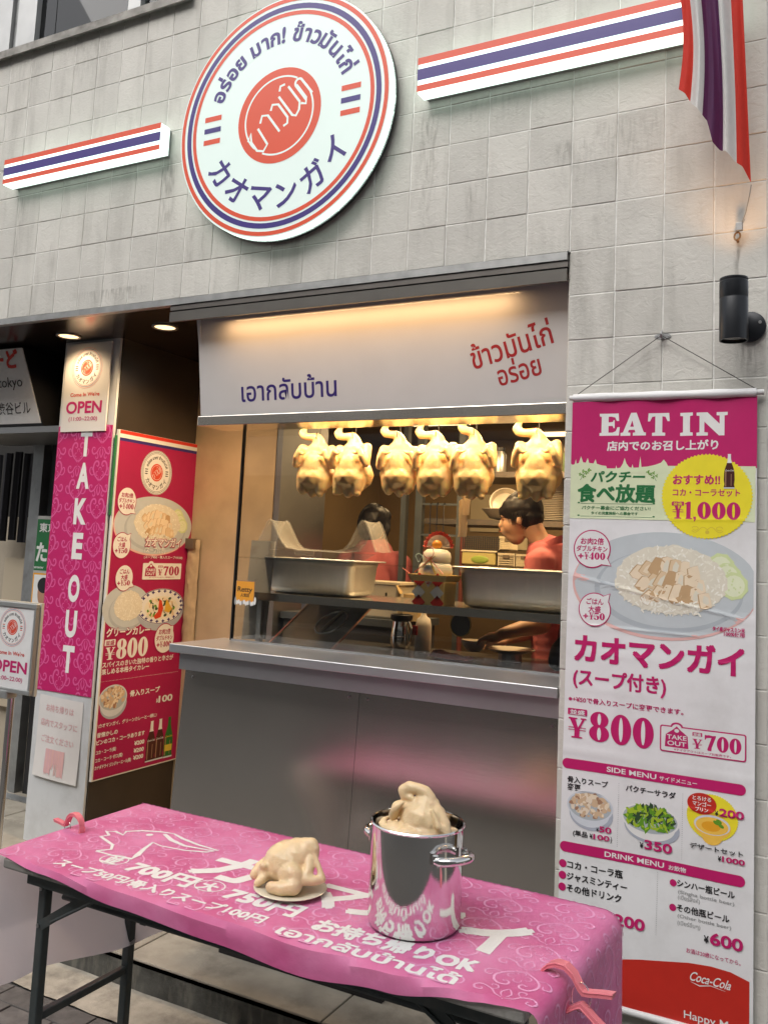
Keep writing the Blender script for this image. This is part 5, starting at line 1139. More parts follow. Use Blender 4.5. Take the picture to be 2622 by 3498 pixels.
# warm kitchen ceiling lights; the front one is added to brighten the lower interior
for k, (x, y, e_) in enumerate(((-.9, 2.3, 6), (.3, 1.45, 14), (-.3, 2.9, 3), (-.2, .92, 20))):
    t = thing('kitchen_light', ['warm ceiling light deep in the kitchen on the left', 'warm ceiling light over the cook', 'warm ceiling light by the back wall', 'added warm fill light at the ceiling just inside the counter'][k], 'ceiling light', (x, y, 2.44))
    MB().box((x-.2, y-.06, 2.435), (x+.2, y+.06, 2.449)).build('diffuser', emit('kitchen_diffuser', (1, .72, .40), 2.0), t)
    a_ = bpy.data.lights.new('kitchen_lamp', 'AREA'); a_.size = .4; a_.energy = e_; a_.color = (1, .66, .33); o = bpy.data.objects.new('kitchen_lamp', a_); S.collection.objects.link(o); o.parent = t; o.location = (0, 0, -.02)

# ================================================================ THINGS INSIDE THE KITCHEN
post = mat('rack_post', (.13, .145, .15), .4, .7, var=.1)
rk = thing('kitchen_rack', 'tall grey steel rack with shelves standing across the kitchen', 'rack', (-.3, 1.8, .105))
for x, w in ((-.79, .03), (-.70, .042), (-.448, .036), (.62, .04)): MB().box((x, 1.6, .105), (x+w, 1.64, 2.44)).build('post', post, rk)
for z in (1.515, 1.80, 2.06): MB().box((-.66, 1.641, z-.03), (.62, 2.1, z)).build('shelf_board', mat('shelf_steel', (.15, .13, .11), .4, .7, var=.2), rk)
for z in (1.47, 1.70, 1.87): MB().box((-.66, 1.605, z), (-.45, 1.615, z+.012)).build('rung', post, rk)
MB().tube([(-.385, 1.55, .105), (-.385, 1.55, 1.70)], .014, 10).build('red_pole', mat('red_brown_pole', (.12, .03, .02), .5), rk)
wt = mat('white_ware', (.55, .50, .42), .3, coat=.2)
def plates(name, label, x, y, z, n, r, hstep, cat, grp=None, dish=.3):
    t = thing(name, label, cat, (x, y, z), grp)
    for k in range(n): MB().lathe([(0, .002), (r*.5, .002), (r, r*dish*.5), (r, r*dish*.5+.003), (r*.5, .006), (0, .006)], (x+random.uniform(-.002, .002), y, z+k*hstep), 28).build('plate', wt, t, smooth=50)
plates('plate_stack', 'tall stack of white plates on the upper rack shelf behind the white bowls', .03, 1.85, 1.80, 26, .085, .0095, 'plates')
plates('plate_stack', 'stack of tan plates on the shelf right of the bent cook', .56, 1.5, 1.60, 9, .09, .011, 'plates')
sr = thing('right_shelf', 'narrow shelf right of the cook with plates and a steel cup', 'shelf', (.6, 1.5, 1.2)); MB().box((.40, 1.40, 1.575), (.9, 1.59, 1.595)).build('board', post, sr); MB().box((.40, 1.40, 1.765), (.9, 1.59, 1.775)).build('board', mat('copper_tray', (.45, .18, .10), .4, .5), sr)
cup = thing('steel_cup', 'small steel cup on the copper coloured shelf right of the cook', 'cup', (.47, 1.47, 1.776)); MB().lathe([(0, 0), (.032, 0), (.034, .06), (.031, .06), (.030, .003), (0, .003)], (.47, 1.47, 1.776), 24).build('body', chrome, cup, smooth=50)
wbwl = thing('white_colander', 'white plastic bowl leaning in a wider white basin on the rack', 'bowl', (-.22, 1.72, 1.80))
MB().lathe([(.03, .0), (.085, .01), (.125, .055), (.130, .058), (.124, .060), (.08, .016), (0, .012)], (-.22, 1.74, 1.802), 30).build('basin', wt, wbwl, smooth=50)
o = MB().lathe([(0, 0), (.04, .0), (.075, .03), (.085, .07), (.080, .07), (.07, .034), (0, .006)], (0, 0, 0), 28).build('bowl', wt, None, smooth=50); o.parent = wbwl; o.location = (.0, .03, .075); o.rotation_euler = (R(68), 0, R(15))
bk = mat('cream_basket', (.48, .42, .30), .5)
def basket(x, z, w, h, label, name='plastic_basket', slats=True, m_=bk, y=1.50):
    t = thing(name, label, 'basket', (x+w/2, y, z), 'plastic baskets stacked behind the cook')
    b = MB(); b.box((x, y, z), (x+w, y+.006, z+h)) if not slats else None
    if slats:
        n = 5
        for k in range(n): b.box((x+.006, y, z+.006+k*(h-.014)/n), (x+w-.006, y+.004, z+.006+(k+.6)*(h-.014)/n))
        b.box((x, y-.003, z+h-.012), (x+w, y+.006, z+h)); b.box((x, y, z), (x+.006, y+.006, z+h)); b.box((x+w-.006, y, z), (x+w, y+.006, z+h))
    b.box((x, y+.006, z), (x+.004, y+.16, z+h)); b.box((x+w-.004, y+.006, z), (x+w, y+.16, z+h)); b.box((x, y+.156, z), (x+w, y+.16, z+h)); b.box((x, y+.006, z), (x+w, y+.156, z+.004)); b.build('body', m_, t)
    if slats: MB().box((x+w*.3, y-.005, z+h*.62), (x+w*.7, y+.0, z+h*.86)).build('label_holder', mat('holder_brown', (.12, .09, .06), .6), t)  # label holder in plain dark brown
basket(-.165, 1.556, .093, .068, 'lower middle slatted cream basket behind the cook'); basket(-.066, 1.556, .088, .066, 'lower right slatted cream basket, next to the cook'); basket(-.160, 1.640, .10, .070, 'upper slatted cream basket, topmost of the right pile')
gbk = mat('black_mesh_basket', (.03, .028, .026), .5)
t = thing('mesh_basket', 'black perforated basket on top of the yellow tub', 'basket', (-.28, 1.5, 1.635)); b = MB()
for k in range(17): b.box((-.365+.0125*k, 1.50, 1.636), (-.360+.0125*k, 1.503, 1.705))
for k in range(7): b.box((-.366, 1.498, 1.636+.011*k), (-.156, 1.501, 1.640+.011*k))
b.box((-.366, 1.503, 1.636), (-.156, 1.65, 1.64)); b.build('mesh', gbk, t)
t = thing('yellow_tub', 'translucent yellow tub of green leaves, lower left of the basket pile', 'tub', (-.27, 1.5, 1.556)); MB().box((-.362, 1.49, 1.557), (-.175, 1.64, 1.628), bev=.006).build('body', mat('yellow_plastic', (.42, .36, .14), .4), t); MB().box((-.366, 1.486, 1.622), (-.168, 1.644, 1.632), bev=.003).build('rim', bk, t); MB().sphere((-.26, 1.489, 1.585), (.05, .004, .02), 12, 8).build('greens', mat('tub_greens', (.22, .30, .05), .6), t)
for k, (x, z) in enumerate(((.19, 1.80), (.33, 1.80), (.40, 1.60))):
    t = thing('storage_box', ['pale tall box on the shelf behind the cook head', 'pale box right of the cook head', 'olive box behind the cook neck'][k], 'box', (x, 1.66, z)); MB().box((x, 1.65, z), (x+.12, 1.80, z+(.17, .12, .19)[k]), bev=.004).build('body', mat('pale_box_%d' % k, ((.46, .40, .30), (.40, .36, .26), (.26, .24, .12))[k], .5), t)
# hanging strip of cloth
t = thing('folded_cloth', 'long white folded cloth hanging from the rack under the fifth chicken', 'cloth', (-.02, .7, 1.85))
cl = MB(); cl.grid(8, 20, lambda u, v: (-.052+.040*u+.004*math.sin(v*5)*(1-v), .70-.006*math.sin(u*PI*2), 1.68+.155*v+.012*(1-abs(2*u-1))*v)); cl.build('strip', mat('offwhite_cloth', (.60, .55, .47), .8, bump=.0004, bscale=300), t, smooth=True)
cl = MB(); cl.grid(6, 8, lambda u, v: (-.026+.032*u-.006*(1-v), .692-.006*math.sin(u*PI), 1.775+.068*v+.008*(1-u)*v)); cl.build('flap', MATS['offwhite_cloth'], t, smooth=True)
MB().sphere((-.030, .696, 1.857), (.010, .007, .010), 10, 8).build('knot', MATS['offwhite_cloth'], t, smooth=True); MB().tube([(-.030, .70, 1.86), (-.03, .72, 2.0), (-.03, .74, 2.44)], .0015, 5).build('string', post, t)
# small wares on the worktop
t = thing('kettle_pot', 'small steel pitcher with a dark rim on the worktop', 'pitcher', (-.385, .86, 1.166)); MB().lathe([(0, 0), (.038, 0), (.048, .02), (.05, .06), (.043, .10), (.040, .125)], (-.385, .86, 1.166), 28).build('body', chrome, t, smooth=60); MB().lathe([(.041, .12), (.050, .128), (.052, .150), (.046, .152), (.042, .13)], (-.385, .86, 1.166), 28).build('rim', black_p, t, smooth=60); MB().tube([(-.345, .85, 1.29), (-.325, .845, 1.26), (-.34, .85, 1.20)], .005, 6).build('handle', steel_d, t)
t = thing('white_bottle', 'cloudy white squeeze bottle with a red label on the worktop', 'bottle', (-.268, .85, 1.166)); MB().lathe([(0, 0), (.036, 0), (.038, .01), (.037, .11), (.030, .14), (.012, .155), (.011, .17), (0, .17)], (-.268, .85, 1.166), 28).build('body', mat('milky_plastic', (.62, .58, .52), .4), t, smooth=60); MB().box((-.30, .806, 1.235), (-.28, .814, 1.275)).build('label', ink('cocared'), t)
t = thing('patterned_bowl', 'small patterned white bowl at the cook hand', 'bowl', (-.02, .78, 1.166)); MB().lathe([(0, .0), (.028, 0), (.045, .02), (.056, .048), (.053, .048), (.04, .02), (0, .006)], (.0, .80, 1.190), 28).build('body', wt, t, smooth=50)
for k in range(14): a = 2*PI*k/14; MB().box((.0+.054*math.cos(a)-.004, .80+.054*math.sin(a)-.004, 1.222), (.0+.054*math.cos(a)+.004, .80+.054*math.sin(a)+.004, 1.230)).build('rim_mark', ink('navy'), t) if k < 0 else None
t = thing('serving_plate', 'oval white plate under the cook hand', 'plate', (.15, .80, 1.166)); MB().lathe([(0, .0), (.06, 0), (.105, .014), (.105, .018), (.06, .005), (0, .004)], (.17, .79, 1.200), 32).build('body', wt, t, smooth=50)
MB().lathe([(0, 0), (.05, 0), (.05, .034), (0, .034)], (.17, .79, 1.166), 16).build('foot', steel_d, t)
t = thing('pink_towel', 'crumpled pink cleaning towel on the dark worktop behind the glass', 'towel', (-.03, .66, 1.166))
tw_ = MB(); tw_.grid(30, 14, lambda u, v: (-.125+.185*u+.012*mnoise.noise(Vector((u*3, v*3, 1))), .60+.10*v-.03*u+.01*math.sin(u*9), 1.169+.024*math.sin(PI*v)**.7*(1-.6*u)*(1+.5*mnoise.noise(Vector((u*6, v*6, 7))))*(1 if 0 < u < 1 else .1)+.004)); tw_.build('fabric', mat('pink_terry', (.80, .28, .24), .9, var=.1, vscale=60, bump=.0012, bscale=400), t, smooth=True)
t = thing('label_printer', 'cream receipt printer on the back worktop left of the ornament', 'printer', (-.64, 1.1, 1.20)); pm_ = mat('cream_plastic', (.45, .40, .30), .5)
MB().box((-.76, 1.10, 1.27), (-.53, 1.30, 1.445), bev=.012).build('body', pm_, t); MB().box((-.60, 1.096, 1.33), (-.592, 1.10, 1.40)).build('slot', black_p, t); MB().box((-.565, 1.096, 1.345), (-.548, 1.10, 1.36)).build('button', ink('green'), t); MB().box((-.77, 1.095, 1.44), (-.52, 1.31, 1.452)).build('cover', pm_, t)
t = thing('back_worktop', 'dark steel worktop behind the cook area on the left', 'worktop', (-.7, 1.2, .105)); MB().box((-1.19, 1.05, 1.235), (-.46, 1.45, 1.27)).build('top', post, t); MB().box((-1.18, 1.07, .105), (-.48, 1.44, 1.234)).build('cabinet', mat('dark_cabinet', (.05, .045, .04), .5), t)
t = thing('small_cartons', 'open tan carton beside the printer', 'carton', (-.46, 1.15, 1.27)); MB().box((-.50, 1.10, 1.27), (-.42, 1.2, 1.40)).build('body', mat('carton_tan', (.42, .30, .14), .7), t); MB().bar((-.51, 1.095, 1.40), (-.53, 1.09, 1.44), .07, .002).build('flap', MATS['carton_tan'], t)
t = thing('brown_plaque', 'dark oval menu paddle leaning under the shelf', 'board', (-.1, .62, 1.25)); MB().prism([(.035+.045*math.cos(a), 1.318+.048*math.sin(a)) for a in [2*PI*k/24 for k in range(24)]], lambda a, c, d: (a, d, c), .56, .566).build('board', mat('dark_board', (.06, .045, .03), .4), t); MB().tube([(.035+.045*math.cos(a), .559, 1.318+.048*math.sin(a)) for a in [2*PI*k/24 for k in range(24)]], .003, 6, closed=True).build('rim', mat('gold_rim', (.35, .24, .08), .4, .6), t)

rnd = random.Random(21)
for k in range(9):
    x = -.62+.125*k+rnd.uniform(-.02, .02)
    if -.45 < x < -.33: continue
    y = 1.75+rnd.uniform(-.03, .08); z = 2.061; hh = rnd.uniform(.09, .19); rr2 = rnd.uniform(.028, .045)
    cn_ = ('pale', 'amber', 'green', 'steel')[k % 4]; mm = mat('jar_'+cn_, {'pale': (.48, .43, .33), 'amber': (.35, .15, .03), 'green': (.10, .14, .05), 'steel': (.4, .4, .38)}[cn_], .35, 0 if cn_ != 'steel' else .9)
    nj = globals().get('nj', -1)+1
    t = thing('storage_jar', ('tall ' if hh > .14 else 'short ')+('cream', 'amber', 'dark green', 'steel')[k % 4]+' jar on the top rack shelf, '+('first', 'second', 'third', 'fourth', 'fifth', 'sixth', 'seventh', 'eighth', 'ninth')[nj]+' from the left', 'jar', (x, y, z), 'jars on the top rack shelf')
    MB().lathe([(0, 0), (rr2, 0), (rr2, hh*.8), (rr2*.7, hh*.9), (rr2*.7, hh)], (x, y, z), 18).build('body', mm, t, smooth=50); MB().lathe([(0, hh+.012), (rr2*.76, hh+.012), (rr2*.76, hh-.008)], (x, y, z), 18).build('cap', black_p if k % 2 else bk, t, smooth=50)
for k, (x, L_) in enumerate(((-.60, .20), (-.56, .24), (-.52, .17))):
    t = thing('ladle', ('short', 'longest', 'slender')[k]+' steel ladle hanging from the rack rung left of the ornament', 'ladle', (x, 1.59, 1.88), 'ladles hanging from the rack')
    MB().tube([(x, 1.60, 1.885), (x, 1.590, 1.875), (x, 1.592, 1.88-L_)], .003, 6).build('handle', chrome, t); MB().sphere((x, 1.585, 1.87-L_), (.022, .016, .020), 14, 8).build('cup', chrome, t, smooth=True)
t = thing('wall_calendar', 'pale sheet of order notes pinned on the back kitchen wall', 'paper', (-.9, 3.19, 1.9)); MB().box((-1.02, 3.19, 1.78), (-.80, 3.197, 2.05)).build('sheet', mat('note_sheet', (.42, .36, .25), .7), t)
# ================================================================ PEOPLE
hair_m = mat('black_hair', (.012, .010, .010), .42, bump=.0006, bscale=120, bstretch=(1, 1, .12), spec=.3)
fskin = mat('warm_skin', (.50, .30, .19), .5, sss=.25, sssr=(1, .4, .2), var=.05, vscale=20)
polo = mat('coral_polo', (.42, .105, .11), .85, var=.08, vscale=12, bump=.0005, bscale=300)
apron = mat('dark_apron', (.03, .028, .035), .8)
def wrinkle(o, amp, sc):
    push(o.data, amp, sc, .5)
# the bent cook, facing left
ck = thing('person', 'black-haired cook in a coral polo shirt bending his head over the worktop', 'person', (.30, 1.12, .105))
hx, hy, hz = .098, 1.10, 1.800
prims = [('e', (hx, hy, hz+.02), (.086, .070, .086)), ('e', (hx-.035, hy, hz-.045), (.060, .058, .065)), ('c', [(hx-.06, hy, hz-.085), (hx-.025, hy-.0, hz-.10)], [.030, .040]),
         ('c', [(hx-.094, hy, hz-.028), (hx-.108, hy, hz-.052)], [.012, .011]), ('c', [(hx-.088, hy, hz-.075), (hx-.086, hy, hz-.082)], [.016, .014]), ('e', (hx-.082, hy, hz-.008), (.018, .05, .012)),
         ('c', [(hx+.040, hy, hz-.03), (hx+.085, hy, hz-.11), (hx+.125, hy, hz-.17)], [.050, .048, .056]), ('e', (hx+.012, hy-.074, hz-.025), (.018, .008, .028)), ('e', (hx+.012, hy+.076, hz-.025), (.018, .008, .028)),
         ('c', [(.235, 1.12, 1.58), (.27, 1.12, 1.40), (.30, 1.12, 1.12), (.31, 1.12, 1.0)], [.070, .085, .09, .10]),
         ('c', [(.235, .96, 1.575), (.245, .93, 1.45), (.27, .90, 1.32)], [.055, .050, .042]), ('c', [(.27, .90, 1.32), (.20, .85, 1.30), (.13, .80, 1.275)], [.042, .036, .027]), ('e', (.095, .785, 1.258), (.042, .026, .024)),
         ('c', [(.235, 1.28, 1.575), (.24, 1.30, 1.45), (.25, 1.27, 1.32)], [.055, .050, .042]), ('c', [(.25, 1.27, 1.32), (.17, 1.10, 1.27), (.10, .97, 1.24)], [.040, .034, .026]), ('e', (.07, .93, 1.225), (.036, .032, .022)),
         ('c', [(.31, 1.05, 1.0), (.30, 1.03, .60), (.32, 1.03, .15)], [.09, .065, .045]), ('c', [(.31, 1.20, 1.0), (.30, 1.22, .60), (.32, 1.22, .15)], [.09, .065, .045]),
         ('c', [(.32, 1.03, .145), (.22, 1.02, .14)], [.042, .035]), ('c', [(.32, 1.22, .145), (.22, 1.23, .14)], [.042, .035])]
for (bx_, by_, bz_) in ((.095, .785, 1.258), (.07, .93, 1.225)):
    for k in range(4):
        y_ = by_-.022+.015*k; L = (.044, .054, .056, .046)[k]
        prims.append(('c', [(bx_-.025, y_, bz_), (bx_-.025-L*.6, y_-.004, bz_-.012), (bx_-.025-L*.85, y_-.004, bz_-.036)], [.0095, .0085, .007]))
    prims.append(('c', [(bx_+.01, by_+.022, bz_-.004), (bx_-.025, by_+.036, bz_-.018), (bx_-.045, by_+.030, bz_-.034)], [.011, .0095, .008]))
blob('body', prims, fskin, ck, .0075, 4)
sh_ = blob('polo_shirt', [('c', [(.215, 1.12, 1.625), (.25, 1.12, 1.45), (.285, 1.12, 1.2), (.30, 1.12, 1.02)], [.095, .128, .126, .135]), ('c', [(.225, .985, 1.582), (.225, 1.26, 1.582)], [.068, .068]), ('c', [(.205, 1.06, 1.63), (.205, 1.18, 1.63)], [.055, .055]), ('e', (.20, 1.12, 1.50), (.10, .13, .12)),
                  ('c', [(.24, .955, 1.575), (.25, .925, 1.48), (.262, .905, 1.37)], [.070, .070, .062]), ('c', [(.24, 1.285, 1.575), (.245, 1.30, 1.48), (.25, 1.28, 1.37)], [.070, .068, .060])], polo, ck, .008, 6); wrinkle(sh_, .006, 14)
col_ = MB(); col_.grid(24, 3, lambda u, v: (hx+.128+(.078+.018*(1-v))*math.cos(2*PI*u)*1.0-.02*(1-v), 1.12+(.075+.016*(1-v))*math.sin(2*PI*u), 1.668-.028*(1-v)+.045*math.cos(2*PI*u)*.9+.01*v)); col_.build('collar', polo, ck, smooth=True)
hr = blob('hair', [('e', (hx+.006, hy, hz+.032), (.096, .082, .088)), ('e', (hx-.034, hy, hz+.018), (.066, .073, .058)), ('e', (hx+.044, hy, hz-.006), (.060, .074, .066)), ('e', (hx-.008, hy-.026, hz+.028), (.088, .058, .066)), ('e', (hx-.008, hy+.026, hz+.028), (.088, .058, .066)),
                  ('c', [(hx-.085, hy-.03, hz+.02), (hx-.090, hy-.03, hz-.006)], [.02, .012]), ('c', [(hx-.085, hy+.03, hz+.02), (hx-.090, hy+.03, hz-.006)], [.02, .012]), ('c', [(hx-.088, hy, hz+.02), (hx-.095, hy, hz-.004)], [.022, .012])], hair_m, ck, .006, 4, .0012, 50)
for s_ in (-1, 1):
    MB().tube([(hx-.090, hy+s_*.034, hz-.020), (hx-.096, hy+s_*.022, hz-.022)], .0035, 6).build('eye', black_p, ck); 
MB().tube([(hx-.101, hy-.016, hz-.078), (hx-.103, hy, hz-.080), (hx-.101, hy+.016, hz-.078)], .003, 6).build('lips', mat('lip', (.38, .12, .09), .5), ck)
blob('trousers', [('c', [(.305, 1.12, 1.06), (.31, 1.12, .98)], [.128, .13]), ('c', [(.31, 1.05, .98), (.30, 1.03, .60), (.32, 1.03, .20)], [.105, .085, .065]), ('c', [(.31, 1.20, .98), (.30, 1.22, .60), (.32, 1.22, .20)], [.105, .085, .065])], apron, ck, .012, 4)
def strands(parent, c, rad, crown, front, n_, seed, lens=(.55, .80)):
    rnd = random.Random(seed); b = MB(); c = Vector(c)
    up_ = Vector(crown).normalized(); a1 = up_.orthogonal().normalized(); a2 = up_.cross(a1)
    for k in range(n_):
        ph = 2*PI*k/n_+rnd.uniform(-.05, .05); d = a1*math.cos(ph)+a2*math.sin(ph); face = max(0, d.dot(Vector(front).normalized()))
        T_ = PI*(rnd.uniform(*lens)-.10*face); t0 = rnd.uniform(.03, .9); pts = []
        for q in range(7):
            t = t0+(T_-t0)*q/6; v = up_*math.cos(t)+(d+a2*.12*math.sin(3*t+ph))*math.sin(t); r_ = 1.012+.012*rnd.random()+(.03 if q == 6 else 0)
            pts.append(c+Vector((v.x*rad[0]*r_, v.y*rad[1]*r_, v.z*rad[2]*r_)))
        b.tube(pts, [.0012, .0024, .0028, .0028, .0026, .0018, .0006], 4, caps=False)
    o = b.build('hair_strands', hair_m, parent, weld=False, smooth=True); o['kind'] = 'stuff'
strands(ck, (hx+.004, hy, hz+.020), (.090, .080, .098), (.25, 0, 1), (-1, 0, 0), 260, 3)
# colleague with his back turned
p1 = thing('person', 'kitchen worker in a coral shirt seen from behind, black hair, behind the left pan', 'person', (-.98, 1.72, .105))
ax, ay, az = -1.015, 1.72, 1.745
blob('body', [('e', (ax, ay, az+.02), (.078, .098, .098)), ('e', (ax, ay+.045, az-.045), (.060, .055, .062)), ('c', [(ax, ay-.01, az-.04), (ax, ay-.01, az-.14)], [.058, .062]), ('e', (ax+.076, ay+.01, az-.01), (.008, .018, .028)), ('e', (ax-.076, ay+.01, az-.01), (.008, .018, .028)), ('c', [(ax, ay+.098, az-.01), (ax, ay+.110, az-.03)], [.012, .011]),
               ('c', [(ax, ay, 1.55), (ax, ay, 1.2), (ax, ay, 1.0)], [.11, .12, .12]), ('c', [(ax-.17, ay, 1.53), (ax-.21, ay+.03, 1.28), (ax-.14, ay+.22, 1.22)], [.055, .042, .03]), ('c', [(ax+.17, ay, 1.53), (ax+.21, ay+.03, 1.28), (ax+.14, ay+.22, 1.22)], [.055, .042, .03]),
               ('c', [(ax-.08, ay, 1.0), (ax-.08, ay, .6), (ax-.08, ay, .15)], [.09, .065, .045]), ('c', [(ax+.08, ay, 1.0), (ax+.08, ay, .6), (ax+.08, ay, .15)], [.09, .065, .045])]+[('c', [(ax+s_*.14, ay+.22, 1.22), (ax+s_*(.12-.012*k), ay+.28, 1.215)], [.02, .009]) for s_ in (-1, 1) for k in range(4)], fskin, p1, .011, 4)
sh2 = blob('polo_shirt', [('c', [(ax, ay, 1.575), (ax, ay, 1.3), (ax, ay, 1.02)], [.125, .14, .145]), ('c', [(ax-.165, ay, 1.54), (ax+.165, ay, 1.54)], [.068, .068]), ('c', [(ax-.175, ay, 1.53), (ax-.205, ay+.02, 1.36)], [.072, .062]), ('c', [(ax+.175, ay, 1.53), (ax+.205, ay+.02, 1.36)], [.072, .062]), ('c', [(ax, ay, 1.60), (ax, ay, 1.63)], [.082, .072])], polo, p1, .010, 6); wrinkle(sh2, .006, 12)
blob('hair', [('e', (ax, ay-.008, az+.035), (.088, .108, .100)), ('e', (ax, ay-.05, az-.01), (.078, .062, .085)), ('e', (ax+.01, ay+.045, az+.065), (.070, .060, .055))], hair_m, p1, .007, 4, .0012, 50)
blob('trousers', [('c', [(ax, ay, 1.06), (ax, ay, .98)], [.148, .145]), ('c', [(ax-.08, ay, .98), (ax-.08, ay, .2)], [.11, .07]), ('c', [(ax+.08, ay, .98), (ax+.08, ay, .2)], [.11, .07])], apron, p1, .012, 4)
strands(p1, (ax, ay-.012, az+.012), (.088, .102, .122), (0, .25, 1), (0, 1, 0), 240, 5)
# third worker: only a sleeve and a covered forearm show past the pillar
p3 = thing('person', 'worker mostly hidden by the tiled pillar, only coral sleeve and black arm cover showing', 'person', (.62, .75, .105))
qx, qy = .66, .80
blob('body', [('e', (qx, qy, 1.72), (.078, .095, .115)), ('c', [(qx, qy, 1.68), (qx, qy, 1.56)], [.055, .06]), ('c', [(qx, qy, 1.50), (qx, qy, 1.0)], [.11, .12]), ('c', [(qx-.16, qy-.02, 1.50), (qx-.20, qy-.10, 1.27), (qx-.235, qy-.18, 1.23)], [.05, .04, .03]), ('c', [(qx+.17, qy, 1.50), (qx+.2, qy, 1.25), (qx+.18, qy-.1, 1.05)], [.05, .042, .03]),
               ('c', [(qx-.07, qy, 1.0), (qx-.07, qy, .15)], [.09, .045]), ('c', [(qx+.07, qy, 1.0), (qx+.07, qy, .15)], [.09, .045])], fskin, p3, .013, 3)
blob('shirt', [('c', [(qx, qy, 1.52), (qx, qy, 1.02)], [.13, .145]), ('c', [(qx-.15, qy, 1.51), (qx+.16, qy, 1.51)], [.066, .066]), ('c', [(qx-.165, qy-.02, 1.50), (qx-.205, qy-.10, 1.29)], [.068, .056]), ('c', [(qx+.17, qy, 1.5), (qx+.2, qy, 1.33)], [.068, .058])], polo, p3, .010, 6)
blob('arm_cover', [('c', [(qx-.205, qy-.105, 1.275), (qx-.225, qy-.16, 1.24), (qx-.215, qy-.24, 1.21)], [.047, .045, .038])], mat('black_sleeve', (.03, .03, .04), .6), p3, .007, 4)
blob('hair', [('e', (qx, qy, 1.755), (.088, .104, .10))], hair_m, p3, .009, 3)
blob('trousers', [('c', [(qx, qy, 1.05), (qx, qy, .98)], [.15, .145]), ('c', [(qx-.07, qy, .98), (qx-.07, qy, .2)], [.11, .07]), ('c', [(qx+.07, qy, .98), (qx+.07, qy, .2)], [.11, .07])], apron, p3, .014, 4)

# ================================================================ FOLDING TABLE
tt = thing('folding_table', 'folding table with grey-green steel legs standing on the street by the step', 'table', (.1, -.73, 0))
leg_m = mat('grey_green_steel', (.085, .10, .10), .42, .5, var=.12, vscale=12, dirt=(.18, .16, .14), dirt_amt=.4, dirt_scale=16)
TX0, TX1, TY0, TY1 = -.66, .872, -1.035, -.435
MB().box((TX0, TY0, .668), (TX1, TY1, .696), bev=.006).build('tabletop', mat('worn_laminate', (.26, .25, .23), .55, var=.15, dirt=(.04, .04, .035), dirt_amt=.9, dirt_scale=10), tt)
for y in (-.985, -.485): MB().box((-.60, y-.012, .628), (.83, y+.012, .667)).build('apron_rail', leg_m, tt)
for x in (-.595, .80):
    for y in (-.93, -.57): MB().box((x-.014, y-.014, .0), (x+.014, y+.014, .655), bev=.004).build('leg', leg_m, tt); MB().box((x-.017, y-.017, 0), (x+.017, y+.017, .02)).build('foot_cap', black_p, tt)
    MB().box((x-.011, -.915, .235), (x+.011, -.585, .258), bev=.003).build('crossbar', leg_m, tt); MB().box((x-.011, -.97, .63), (x+.011, -.50, .652)).build('crossbar', leg_m, tt)
    s_ = 1 if x < 0 else -1
    for y in (-.945, -.555):
        MB().bar((x+s_*.005, y, .50), (x+s_*.22, y, .64), .004, .026).build('brace', leg_m, tt); MB().tube([(x+s_*.20, y-.004, .635), (x+s_*.23, y-.004, .645), (x+s_*.235, y-.004, .625), (x+s_*.05, y-.004, .52)], .005, 6).build('brace_slot', leg_m, tt)
        for q in (.50, .60): MB().lathe([(0, 0), (.006, 0), (.006, .003), (0, .004)], (x, y-.003, q), 10, 'y').build('rivet', steel_d, tt)
for y in (-.86, -.79, -.62): MB().tube([(-.595, y, .552), (.80, y, .552)], .009, 8).build('shelf_rod', leg_m, tt, smooth=True)
MB().box((-.30, -.86, .54), (-.28, -.62, .56)).build('rod_stay', leg_m, tt)
